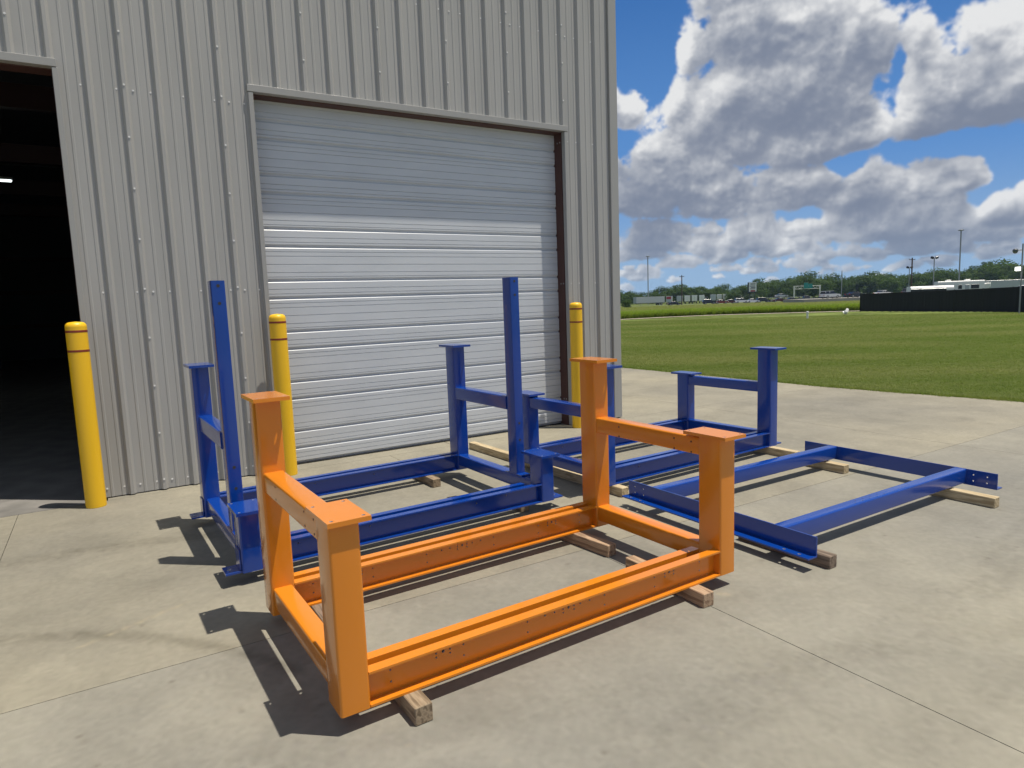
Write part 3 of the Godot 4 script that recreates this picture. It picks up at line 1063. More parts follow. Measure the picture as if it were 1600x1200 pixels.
func blue_frame_flat() -> void:
	var f := thing("steel_frame", "low flat blue steel frame of two beams and two end angles, lying on timbers", "steel frame", Vector3(4.172, 0, 5.397), -0.002, "painted steel machine frames")
	var m: Material = M.blue
	var l := 2.583
	var w := 1.882
	for e in [[0.0, -1.0], [l, 1.0]]:
		var c := CSGCombiner3D.new()
		c.name = "end_angle"
		f.add_child(c, true)
		var v := CSGBox3D.new()
		v.name = "leg"
		v.size = Vector3(0.010, 0.143, w)
		v.position = Vector3(e[0], LIFT + 0.0715, -w / 2)
		v.material = m
		c.add_child(v, true)
		var h := CSGBox3D.new()
		h.name = "leg"
		h.size = Vector3(0.096, 0.011, w)
		h.position = Vector3(e[0] + e[1] * 0.044, LIFT + 0.0055, -w / 2)
		h.material = m
		c.add_child(h, true)
		for z in [-0.09, -0.21, -w + 0.09, -w + 0.21]:
			hole(c, Vector3(e[0] + e[1] * 0.06, LIFT, z), 0.011, Vector3.UP)
		for z in [-0.08, -0.19]:
			for y in [0.045, 0.10]:
				var k := CSGCylinder3D.new()
				k.name = "bolt_hole"
				k.radius = 0.007
				k.height = 0.05
				k.sides = 8
				k.operation = CSGShape3D.OPERATION_SUBTRACTION
				k.rotation.z = PI / 2
				k.position = Vector3(e[0], LIFT + y, z if e[1] > 0 else -w - z)
				c.add_child(k, true)
	for v in [-0.249, -1.501]:
		var c := tube("beam", f, m, Vector3(0.005, LIFT + 0.0765, v - 0.05), Vector3(l - 0.005, LIFT + 0.0765, v - 0.05), 0.1, 0.13, Vector3.UP, 0.010)
		var s := mk()
		for i in 9:
			rod(s, Vector3(0.9 + i * 0.05, LIFT + 0.1405, v - 0.03 - 0.03 * (i % 2)), Vector3(0.9 + i * 0.05, LIFT + 0.1420, v - 0.03 - 0.03 * (i % 2)), 0.005, 8)  # no openings cut here: black discs paint the shade of small holes
		part("dark_hole_discs", s, M.black_void, c).set_meta("kind", "stuff")

# ------------------------------------------------------------------ timbers and bollards
func timbers() -> void:
	var t := [
		[1.265, 5.40, 4.93, "wood_grey", "grey timber block sticking out under the near left corner of the orange frame", 0.02],
		[1.17, 4.36, 3.80, "wood_dark", "dark timber block under the rear left of the orange frame", 0.0],
		[3.185, 5.35, 4.62, "wood_pink", "pinkish timber block under the near right corner of the orange frame", -0.03],
		[3.20, 4.38, 3.66, "wood_pink", "pinkish timber with dark blotches under the rear right of the orange frame", 0.10],
		[4.275, 5.445, 4.70, "wood_dark", "weathered timber under the near left corner of the flat blue frame", 0.03],
		[6.52, 5.50, 4.86, "wood_pale", "pale timber under the near right corner of the flat blue frame", 0.0],
		[6.61, 4.10, 3.60, "wood_pale", "short timber under the far right corner of the flat blue frame", 0.0],
		[3.02, 1.84, 1.30, "wood_grey", "grey timber under the far beam of the blue frame with tall posts", 0.02],
		[3.30, 3.10, 2.78, "wood_grey", "timber end under the near beam of the blue frame with tall posts", 0.0],
		[1.15, 3.20, 2.93, "wood_dark", "timber under the near left of the blue post frame, behind the orange column", 0.0],
		[1.47, 1.80, 1.45, "wood_dark", "timber under the far left of the blue post frame, by the orange column", 0.0],
		[4.255, 3.31, 0.42, "wood_pale", "long pale timber lying between the two tall blue frames", 0.035],
		[6.77, 3.42, 1.72, "wood_pale", "timber under the right end of the blue frame behind the flat one", 0.0]]
	for e in t:
		var ln: float = e[1] - e[2]
		var o := thing("timber", e[4], "timber", Vector3(e[0], 0, (e[1] + e[2]) / 2), e[5], "timber blocks under the frames")
		var s := mk()
		bx(s, Vector3(0, 0.0445, 0), Vector3(0.088, 0.088, ln), 0.004)
		part("block", s, M[e[3]], o)

func bollards() -> void:
	var e := [[0.0, 0.26, "yellow bollard with red stripes beside the open dark doorway"], [1.905, 0.235, "yellow bollard with red stripes behind the tall orange left column"], [6.13, 0.20, "yellow bollard with red stripes at the right side of the closed door"]]
	for b in e:
		var o := thing("bollard", b[2], "bollard", Vector3(b[0], 0, b[1]), 0.0, "yellow bollards along the wall")
		var s := mk()
		var r := 0.092
		var pf := [Vector2(r - 0.002, 0.0), Vector2(r, 0.01), Vector2(r, 1.80)]
		for i in 7:
			var t := PI / 2 * i / 6.0
			pf.append(Vector2(r - 0.045 + 0.045 * cos(t), 1.80 + 0.045 * sin(t)))
		pf.append(Vector2(0.0, 1.850))
		lathe(s, pf, 40)
		part("sleeve", s, M.yellow, o)
		for y in [1.755, 1.565]:
			s = mk()
			lathe(s, [Vector2(r, y - 0.011), Vector2(r + 0.0015, y - 0.010), Vector2(r + 0.0015, y + 0.010), Vector2(r, y + 0.011)], 40)
			part("stripe", s, M.red_tape, o)

# ------------------------------------------------------------------ grass
func tuft(blades: int, h: float, spread: float, wide: float, sd: int) -> ArrayMesh:
	var r := RandomNumberGenerator.new()
	r.seed = sd
	var s := mk()
	for i in blades:
		var a := r.randf() * TAU
		var p := Vector3(cos(a), 0, sin(a)) * spread * sqrt(r.randf())
		var lean := Vector3(cos(a + r.randfn(0, 0.7)), 0, sin(a + r.randfn(0, 0.7))) * h * r.randf_range(0.35, 1.1)
		var hh := h * r.randf_range(0.55, 1.0)
		var side := Vector3(-sin(a), 0, cos(a)) * wide
		var m := p + lean * 0.4 + Vector3.UP * hh * 0.6
		var t := p + lean + Vector3.UP * hh
		var k := r.randf_range(0.8, 1.2)
		var fan := [p - side, p + side, m + side * 0.7, p - side, m + side * 0.7, m - side * 0.7, m - side * 0.7, m + side * 0.7, t]
		for j in 9:
			var b := j / 3 * 3
			s.set_normal((fan[b + 2] - fan[b]).cross(fan[b + 1] - fan[b]).normalized())
			s.set_color(Color(k, k, k))
			s.add_vertex(fan[j])
	return s.commit()

func sown(called: String, label: String, mesh: Mesh, places: Array, cols: PackedColorArray) -> void:
	var mm := MultiMesh.new()
	mm.transform_format = MultiMesh.TRANSFORM_3D
	mm.use_colors = true
	mm.mesh = mesh
	mm.instance_count = places.size()
	for i in places.size():
		mm.set_instance_transform(i, places[i])
		mm.set_instance_color(i, cols[i])
	var o := MultiMeshInstance3D.new()
	o.name = numbered(called)
	o.multimesh = mm
	o.material_override = M.blade
	add_child(o)
	o.set_meta("kind", "stuff")
	tag(o, label, "grass")

func grass() -> void:
	var r := RandomNumberGenerator.new()
	r.seed = 12
	var dry := FastNoiseLite.new()
	dry.seed = 3
	dry.frequency = 0.09
	dry.fractal_octaves = 4
	var pl := []
	var cl := PackedColorArray()
	var n := 0
	while n < 150000:
		# thick by the slab edge, thinner away, where blades merge
		var d := 11.5 + 46.0 * r.randf() ** 1.5
		var a := deg_to_rad(r.randf_range(33.0, 76.0))
		var x := 0.2 + sin(a) * d
		var z := 8.0 - cos(a) * d
		n += 1
		var lim := 12.30 if z < 0.2 else 12.30 + 0.09 * (z - 0.2) + 0.012 * (z - 0.2) ** 2
		if x < lim or (x < 12.4 and r.randf() < 0.3):
			continue
		var v := dry.get_noise_2d(x * 0.6 + z * 0.5, (x * 0.5 - z * 0.6) * 3.0)
		var sc := r.randf_range(0.7, 1.3) * (1.0 + 0.25 * v)
		if x < lim + 0.25:
			sc *= 1.35
		pl.append(Transform3D(Basis(Vector3.UP, r.randf() * TAU).scaled(Vector3(1.25, sc, 1.25)), Vector3(x, -0.032, z)))
		var c := Color(0.17, 0.23, 0.053).lerp(Color(0.29, 0.31, 0.12), clampf(0.42 + 1.1 * v + r.randfn(0, 0.25), 0.0, 1.0))
		cl.append(c)
	sown("mown_grass", "short mown green lawn grass beyond the concrete yard", tuft(13, 0.058, 0.085, 0.0042, 1), pl, cl)
	# tall weeds along the far side of the track
	pl = []
	cl = PackedColorArray()
	var line := [Vector2(2, -46), Vector2(20, -42.5), Vector2(38.3, -38.9), Vector2(45.7, -38.0), Vector2(50.9, -37.0), Vector2(55.0, -33.6), Vector2(59.0, -29.6), Vector2(64, -24)]
	for i in 15000:
		var k := r.randi_range(1, line.size() - 2)
		var q: Vector2 = line[k].lerp(line[k + 1], r.randf())
		var back := 14.0 * r.randf() ** 1.6
		q += Vector2(0.6, -0.8) * (1.15 + back)
		var sc := r.randf_range(0.65, 1.15) * (1.0 - 0.035 * back)
		pl.append(Transform3D(Basis(Vector3.UP, r.randf() * TAU).scaled(Vector3.ONE * sc), Vector3(q.x, terrain(q.x, q.y) - 0.05, q.y)))
		cl.append(Color(0.22, 0.33, 0.045).lerp(Color(0.30, 0.33, 0.09), clampf(r.randf() * 0.6 + back * 0.05, 0, 1)))
	sown("tall_grass", "tall bright green weeds along the far side of the gravel track", tuft(16, 0.85, 0.26, 0.018, 2), pl, cl)
	# rough pasture up to the highway
	pl = []
	cl = PackedColorArray()
	for i in 26000:
		var d := r.randf_range(72.0, 228.0)
		var a := deg_to_rad(r.randf_range(36.0, 66.0))
		var q := Vector2(0.2 + sin(a) * d, 8.0 - cos(a) * d)
		pl.append(Transform3D(Basis(Vector3.UP, r.randf() * TAU).scaled(Vector3(1.6, r.randf_range(0.3, 0.6), 1.6)), Vector3(q.x, terrain(q.x, q.y) - 0.05, q.y)))
		cl.append(Color(0.15, 0.21, 0.04).lerp(Color(0.26, 0.25, 0.09), r.randf()))
	sown("pasture_grass", "rough pale pasture between the weeds and the highway", tuft(22, 0.85, 0.30, 0.02, 3), pl, cl)

# ------------------------------------------------------------------ beyond the yard
func crown_mesh(sd: int, wide: float, high: float) -> ArrayMesh:
	# unit tree: crown from 0.22 to 1.0 of the height; lobes of leaf clumps
	var r := RandomNumberGenerator.new()
	r.seed = sd
	var s := mk()
	var lobes := []
	for i in 20:
		var a := r.randf() * TAU
		var e := r.randf()
		var rad := wide * 0.40 * sqrt(r.randf()) * (1.15 - 0.55 * e)
		lobes.append([Vector3(cos(a) * rad, 0.20 + 0.62 * high * e, sin(a) * rad), r.randf_range(0.13, 0.22)])
	for l in lobes:
		var tone := r.randf_range(0.8, 1.2)
		for i in 150:
			var d := Vector3(r.randfn(), r.randfn() * 0.85 + 0.15, r.randfn()).normalized()
			var p: Vector3 = l[0] + d * l[1] * r.randf_range(0.6, 1.06)
			if p.y < 0.05:
				continue
			var n := (d + Vector3(r.randfn(), r.randfn(), r.randfn()) * 0.45).normalized()
			var u := n.cross(Vector3(r.randfn(), r.randfn(), r.randfn())).normalized()
			var v := n.cross(u)
			var z := r.randf_range(0.016, 0.036)
			var k := tone * r.randf_range(0.75, 1.25)
			var c := Color(0.070 * k, 0.115 * k, 0.028 * k)
			for q in [p + u * z, p - u * z * 0.5 - v * z * 0.9, p - u * z * 0.6 + v * z * 0.8]:
				s.set_normal(n)
				s.set_color(c)
				s.add_vertex(q)
	return s.commit()

const TREE_CUTS := [44.68, 48.24, 50.72, 54.05, 56.79, 59.2, 61.92, 64.68, 67.1]
const TREE_SPOTS := ["behind the long grey trailer", "behind the near row of box trailers", "behind the far row of white trailers", "around the billboard", "behind the sign gantry", "behind the black pickups right of the gantry", "above the left end of the black fence", "between the wooden pole and the right light mast", "behind the white camper", "at the right edge past the camper"]
func trees() -> void:
	var crowns := []
	for i in 6:
		crowns.append(crown_mesh(100 + i, [1.0, 0.85, 1.1, 0.9, 1.2, 0.8][i], [1.0, 1.0, 0.9, 1.0, 0.85, 1.0][i]))
	var ts := mk()
	rod(ts, Vector3(0, 0, 0), Vector3(0.01, 0.35, 0), 0.026, 6)
	for k in 4:
		var a := k * 1.7
		rod(ts, Vector3(0.008, 0.28, 0), Vector3(cos(a) * 0.2, 0.56, sin(a) * 0.2), 0.011, 5)
	var trunk := ts.commit()
	var far := TREES_FAR
	var near := TREES_NEAR
	var r := RandomNumberGenerator.new()
	r.seed = 21
	var idx := 0
	var n := far.size() + near.size()
	for row in [far, near]:
		for e in row:
			var g := "broad green trees in the tree line beyond the highway"
			var az := rad_to_deg(atan2(e[0] - 0.18, 8.03 - e[1]))
			var k0 := 0
			while k0 < 9 and az > TREE_CUTS[k0]:
				k0 += 1
			var lab: String = ("taller green tree of the back row " if row == far else "lower green tree of the front row ") + TREE_SPOTS[k0]
			var o := thing("oak_tree", lab, "tree", Vector3(e[0], terrain(e[0], e[1]) - 0.2, e[1]), r.randf() * TAU, g)
			var h: float = e[2] * 1.03
			var k := r.randi() % 6
			var wide := maxf(h * r.randf_range(1.15, 1.6), 13.0)
			var c := MeshInstance3D.new()
			c.name = "crown"
			c.mesh = crowns[k]
			c.material_override = M.leaf
			c.scale = Vector3(wide, h, wide)
			o.add_child(c)
			var t := MeshInstance3D.new()
			t.name = "trunk"
			t.mesh = trunk
			t.material_override = M.bark
			t.scale = Vector3(h * 0.9, h, h * 0.9)
			o.add_child(t)
			idx += 1
	var bush := thing("shrub", "small dark shrub at the building corner in front of the long grey trailer", "shrub", Vector3(127.6, terrain(127.6, -136.4) - 0.3, -136.4))
	var bc := MeshInstance3D.new()
	bc.name = "crown"
	bc.mesh = crowns[1]
	bc.material_override = M.leaf
	bc.scale = Vector3(4.2, 3.2, 4.2)
	bush.add_child(bc)
	var bt := MeshInstance3D.new()
	bt.name = "trunk"
	bt.mesh = trunk
	bt.material_override = M.bark
	bt.scale = Vector3(2.5, 3.0, 2.5)
	bush.add_child(bt)

const TREES_FAR := [[263, -306, 10.7], [278, -313, 10.7], [279, -304, 9.6], [291, -308, 7.9], [299, -305, 8.8], [285, -284, 10.2], [287, -280, 9.6], [318, -304, 12.0], [303, -283, 11.0], [307, -279, 10.0], [339, -300, 11.3], [326, -280, 9.7], [344, -288, 10.9], [337, -273, 9.2], [349, -275, 11.5], [336, -257, 13.3], [361, -267, 12.9], [376, -270, 13.3], [368, -257, 14.3], [382, -260, 15.9], [384, -255, 16.7], [366, -234, 13.8], [401, -249, 14.8], [400, -241, 12.7], [395, -229, 13.7], [389, -218, 14.6], [433, -236, 15.8], [421, -222, 13.1], [438, -225, 12.7], [452, -225, 15.5], [449, -217, 15.0], [465, -219, 15.9], [446, -203, 16.5], [472, -208, 15.2], [460, -197, 16.1], [491, -204, 18.1], [493, -199, 20.6], [458, -179, 19.1], [466, -177, 15.5], [477, -175, 15.7], [524, -185, 17.2], [504, -170, 16.5], [523, -168, 15.2]]
const TREES_NEAR := [[233, -281, 9.0], [242, -284, 8.7], [257, -289, 8.4], [256, -279, 7.0], [266, -284, 6.2], [268, -273, 6.7], [267, -268, 7.5], [280, -272, 8.9], [286, -266, 9.5], [276, -251, 8.5], [276, -241, 7.8], [299, -255, 8.6], [310, -258, 8.0], [297, -239, 6.8], [293, -230, 8.6], [315, -240, 11.3], [328, -243, 11.4], [335, -240, 10.1], [328, -228, 11.8], [336, -225, 13.1], [339, -221, 12.3], [335, -213, 11.3], [349, -216, 11.2], [351, -210, 11.0], [363, -211, 12.1], [369, -208, 13.1], [364, -199, 12.3], [358, -189, 10.5], [395, -206, 10.5], [388, -195, 11.3], [383, -186, 12.3], [387, -183, 12.2], [382, -175, 12.6], [399, -177, 12.3], [400, -173, 12.1], [423, -178, 14.1], [413, -169, 15.5], [442, -173, 17.2], [437, -167, 15.1], [426, -156, 13.1], [428, -154, 13.2], [435, -150, 13.0], [457, -154, 13.5], [442, -143, 12.7], [452, -143, 11.8], [464, -142, 12.2]]

const ALONG := -0.561   # heading of the highway
func wheel(parent: Node, at: Vector3, r: float, w: float) -> void:
	var s := mk()
	sweep(s, ring(r, 14), at - Vector3(0, 0, w / 2), at + Vector3(0, 0, w / 2), Vector3.UP)
	var o := part("wheel", s, M.rubber, parent)
	s = mk()
	sweep(s, ring(r * 0.6, 12), at - Vector3(0, 0, w / 2 + 0.01), at + Vector3(0, 0, w / 2 + 0.01), Vector3.UP)
	part("rim", s, M.galv, o)

func car(kind: String, paint: String, label: String, at: Vector3, turn: float) -> Node3D:
	var o := thing({"sedan": "sedan_car", "suv": "sport_utility_car", "pickup": "pickup_truck"}[kind], label, "truck" if kind == "pickup" else "car", Vector3(at.x, terrain(at.x, at.z) + 0.06 + at.y, at.z), turn, "vehicles on the highway")
	var low: Array
	var cab: Array
	match kind:
		"sedan":
			low = [[-2.3, 0.3], [-2.35, 0.7], [-2.2, 0.95], [-1.5, 0.98], [1.0, 0.95], [2.1, 0.78], [2.3, 0.6], [2.3, 0.3]]
			cab = [-1.75, 1.05, -0.95, 0.25, 0.94, 1.45]
		"suv":
			low = [[-2.35, 0.38], [-2.4, 0.8], [-2.3, 1.08], [1.1, 1.08], [2.1, 0.98], [2.35, 0.75], [2.35, 0.38]]
			cab = [-2.28, 1.2, -2.0, 0.45, 1.07, 1.76]
		_:
			low = [[-2.8, 0.5], [-2.85, 1.12], [0.9, 1.12], [1.2, 1.15], [2.5, 1.08], [2.75, 0.85], [2.75, 0.45]]
			cab = [-0.95, 1.35, -0.7, 0.7, 1.11, 1.88]
	var s := mk()
	var w := 0.9
	var c := Vector3(0, 0.65, 0)
	for i in low.size():
		var a: Array = low[i]
		var b: Array = low[(i + 1) % low.size()]
		quad(s, Vector3(a[0], a[1], -w), Vector3(b[0], b[1], -w), Vector3(b[0], b[1], w), Vector3(a[0], a[1], w), c)
		for z in [-w, w]:
			tri(s, Vector3(0, 0.6, z), Vector3(a[0], a[1], z), Vector3(b[0], b[1], z), c)
	part("body", s, M[paint], o)
	s = mk()
	var y0: float = cab[4]
	var y1: float = cab[5] - 0.06
	var q := [Vector3(cab[0], y0, -0.84), Vector3(cab[1], y0, -0.84), Vector3(cab[3], y1, -0.68), Vector3(cab[2], y1, -0.68)]
	var p := []
	for v in q:
		p.append(Vector3(v.x, v.y, -v.z))
	c = Vector3((cab[0] + cab[1]) / 2, (y0 + y1) / 2, 0)
	quad(s, q[0], q[1], q[2], q[3], c)
	quad(s, p[0], p[1], p[2], p[3], c)
	quad(s, q[1], p[1], p[2], q[2], c)
	quad(s, q[0], p[0], p[3], q[3], c)
	part("window_band", s, M.glass, o)
	s = mk()
	bx(s, Vector3((cab[2] + cab[3]) / 2, y1 + 0.03, 0), Vector3(cab[3] - cab[2] + 0.12, 0.07, 1.40), 0.02)
	part("roof", s, M[paint], o)
	for t in [cab[2] + 0.02, (cab[2] + cab[3]) / 2]:
		s = mk()
		bx(s, Vector3(t, (y0 + y1) / 2, 0), Vector3(0.11, y1 - y0, 1.58), 0.0)
		part("pillar", s, M[paint], o)
	if kind == "pickup":
		s = mk()
		bx(s, Vector3(-1.9, 1.13, 0), Vector3(1.7, 0.03, 1.5))
		part("bed_cover", s, M.rubber, o)
	var wb := 1.45 if kind != "pickup" else 1.75
	for x in [-wb, wb]:
		for z in [-0.78, 0.78]:
			wheel(o, Vector3(x, 0.36, z), 0.36, 0.25)
	var ends: Array = [low[1][0], low[low.size() - 2][0]]
	for z in [-0.68, 0.68]:
		s = mk()
		bx(s, Vector3(ends[1] - 0.02, 0.74, z), Vector3(0.12, 0.14, 0.34), 0.02)
		part("headlight", s, M.headlight, o)
		s = mk()
		bx(s, Vector3(ends[0] + 0.02, 0.82, z), Vector3(0.10, 0.16, 0.30), 0.02)
		part("tail_light", s, M.taillight, o)
	return o

func box_trailer(label: String, at: Vector3, turn: float, body: String, length := 16.0, door := "white", red := false) -> void:
	var o := thing("semi_trailer", label, "trailer", Vector3(at.x, terrain(at.x, at.z), at.z), turn, "box trailers parked beyond the highway")
	var s := mk()
	bx(s, Vector3(0, 2.62, 0), Vector3(length, 2.85, 2.55), 0.03)
	part("body", s, M[body], o)
	for z in [-0.62, 0.62]:
		s = mk()
		bx(s, Vector3(-length / 2 - 0.02, 2.62, z), Vector3(0.06, 2.7, 1.16), 0.01)
		part("rear_door", s, M[door], o)
	s = mk()
	bx(s, Vector3(0, 1.08, 0), Vector3(length - 0.6, 0.2, 1.1))
	part("chassis", s, M.rubber, o)
	if red:
		s = mk()
		bx(s, Vector3(-length / 2 + 1.2, 3.2, -1.285), Vector3(1.8, 1.3, 0.02))
		bx(s, Vector3(-length / 2 - 0.06, 3.2, 0), Vector3(0.02, 1.3, 2.2))
		part("red_panel", s, M.sign_red, o)
	for x in [-length / 2 + 1.6, -length / 2 + 2.9]:
		for z in [-1.0, 1.0]:
			wheel(o, Vector3(x, 0.5, z), 0.5, 0.5)
	for z in [-0.8, 0.8]:
		s = mk()
		bx(s, Vector3(length / 2 - 3.0, 0.55, z), Vector3(0.14, 1.1, 0.14))
		part("landing_leg", s, M.galv, o)

func pole(called: String, label: String, at: Vector3, h: float, r: float, m: String, arms := 0) -> Node3D:
	var o := thing(called, label, "pole", Vector3(at.x, terrain(at.x, at.z), at.z), ALONG, "")
	var s := mk()
	sweep(s, ring(r, 10), Vector3(0, -0.3, 0), Vector3(0, h, 0), Vector3.RIGHT)
	part("shaft", s, M[m], o)
	if arms == 1:
		s = mk()
		bx(s, Vector3(0, h - 0.5, 0), Vector3(1.6, 0.14, 0.12))
		part("crossarm", s, M[m], o)
		for x in [-0.7, 0.7]:
			s = mk()
			rod(s, Vector3(x, h - 0.43, 0), Vector3(x, h - 0.2, 0), 0.07, 6)
			part("insulator", s, M.galv, o)
	elif arms == 2:
		for x in [-0.55, 0.55]:
			s = mk()
			bx(s, Vector3(x, h, 0.1), Vector3(0.7, 0.55, 0.35), 0.08, Basis(Vector3(0, 0, 1), x * 0.6))
			part("floodlight", s, M.car_black, o)
	elif arms == 3:
		s = mk()
		lathe(s, [Vector2(0.9, h - 0.35), Vector2(1.0, h - 0.1), Vector2(0.9, h), Vector2(0.0, h)], 14)
		part("lamp_ring", s, M.galv, o)
	return o

func fence() -> void:
	var p := [Vector2(57.7, -26.26), Vector2(56.55, -22.9), Vector2(55.5, -19.8), Vector2(54.65, -17.2), Vector2(53.95, -15.0), Vector2(53.3, -12.9), Vector2(52.5, -10.75), Vector2(51.7, -8.6), Vector2(50.8, -6.3), Vector2(49.8, -3.8)]
	var o := thing("screened_fence", "low fence covered in black screen cloth at the edge of the lawn", "fence")
	for i in p.size():
		var h := 1.52 + 0.28 * i / 8.0
		var s := mk()
		rod(s, Vector3(p[i].x + 0.05, -0.1, p[i].y - 0.05), Vector3(p[i].x + 0.05, h + 0.03, p[i].y - 0.05), 0.03, 8)
		part("post", s, M.car_black, o)
		if i == p.size() - 1:
			break
		var h2 := 1.52 + 0.28 * (i + 1) / 8.0
		s = mk()
		rod(s, Vector3(p[i].x + 0.05, h - 0.02, p[i].y - 0.05), Vector3(p[i + 1].x + 0.05, h2 - 0.02, p[i + 1].y - 0.05), 0.022, 6)
		part("rail", s, M.car_black, o)
		s = mk()
		var n := 22
		var side: Vector2 = (p[i + 1] - p[i]).orthogonal().normalized()
		for k in n:
			var q := []
			for j in [k, k + 1]:
				var t := float(j) / n
				var b := 0.006 * sin(t * 17.0 + i * 2.0) + 0.003 * sin(t * 57.0 + i)
				var v: Vector2 = p[i].lerp(p[i + 1], t) + side * b
				q.append(Vector3(v.x, -0.02 + 0.03 * absf(sin(t * 13.0 + i)), v.y))
				q.append(Vector3(v.x, lerpf(h, h2, t) - 0.03 * sin(t * PI), v.y))
			quad(s, q[0], q[2], q[3], q[1], Vector3(90, 1, 0))
		part("screen_cloth", s, M.fabric, o)

func camper(label: String, at: Vector3, turn: float, length: float, h: float, bus := false) -> void:
	var o := thing("camper_trailer" if not bus else "white_trailer", label, "trailer", Vector3(at.x, terrain(at.x, at.z), at.z), turn)
	var s := mk()
	var pf := PackedVector2Array()
	var r := 0.55 if bus else 0.25
	for e in [[1.25, 0.6], [1.25, h - r]]:
		pf.append(Vector2(e[0], e[1]))
	for i in range(1, 5):
		var t := PI / 2 * i / 5.0
		pf.append(Vector2(1.25 - r + r * cos(t), h - r + r * sin(t)))
	for i in range(1, 5):
		var t := PI / 2 * (1 + i / 5.0)
		pf.append(Vector2(-1.25 + r + r * cos(t), h - r + r * sin(t)))
	pf.append(Vector2(-1.25, h - r))
	pf.append(Vector2(-1.25, 0.6))
	sweep(s, pf, Vector3(-length / 2, 0, 0), Vector3(length / 2, 0, 0), Vector3.UP)
	part("body", s, M.white, o)
	if not bus:
		s = mk()
		for i in 5:
			var t := i / 4.0
			bx(s, Vector3(length / 2 + 0.12 + 0.22 * i, 2.2 + 0.12 * i, 0), Vector3(0.26, h - 2.1 - 0.35 * t * t - 0.12 * i, 2.4), 0.08)
		part("nose", s, M.white, o)
	var wx := [-0.33, -0.02, 0.3] if not bus else [-0.38, -0.2, 0.02, 0.2]
	for x in wx:
		s = mk()
		bx(s, Vector3(x * length, h * 0.66, 1.262), Vector3(1.5 if x != -0.02 else 0.7, 0.85, 0.04), 0.02)
		var f := part("window", s, M.car_grey, o)
		s = mk()
		bx(s, Vector3(x * length, h * 0.66, 1.285), Vector3(1.36 if x != -0.02 else 0.58, 0.72, 0.02))
		part("pane", s, M.glass, f)
	if not bus:
		for x in [0.13, -0.46]:
			s = mk()
			bx(s, Vector3(x * length, h * 0.52, 1.27), Vector3(0.75, 1.9, 0.05), 0.02)
			part("door", s, M.silver, o)
		s = mk()
		bx(s, Vector3(0, 1.15, 1.258), Vector3(length * 0.98, 0.25, 0.02))
		part("stripe", s, M.car_grey, o)
		for x in [-2.0, 1.5]:
			s = mk()
			bx(s, Vector3(x, h + 0.12, 0), Vector3(0.9, 0.24, 0.8), 0.05)
			part("roof_unit", s, M.white, o)
	for x in [-0.6, 0.4]:
		for z in [-1.05, 1.05]:
			wheel(o, Vector3(x - 1.0, 0.36, z), 0.36, 0.24)

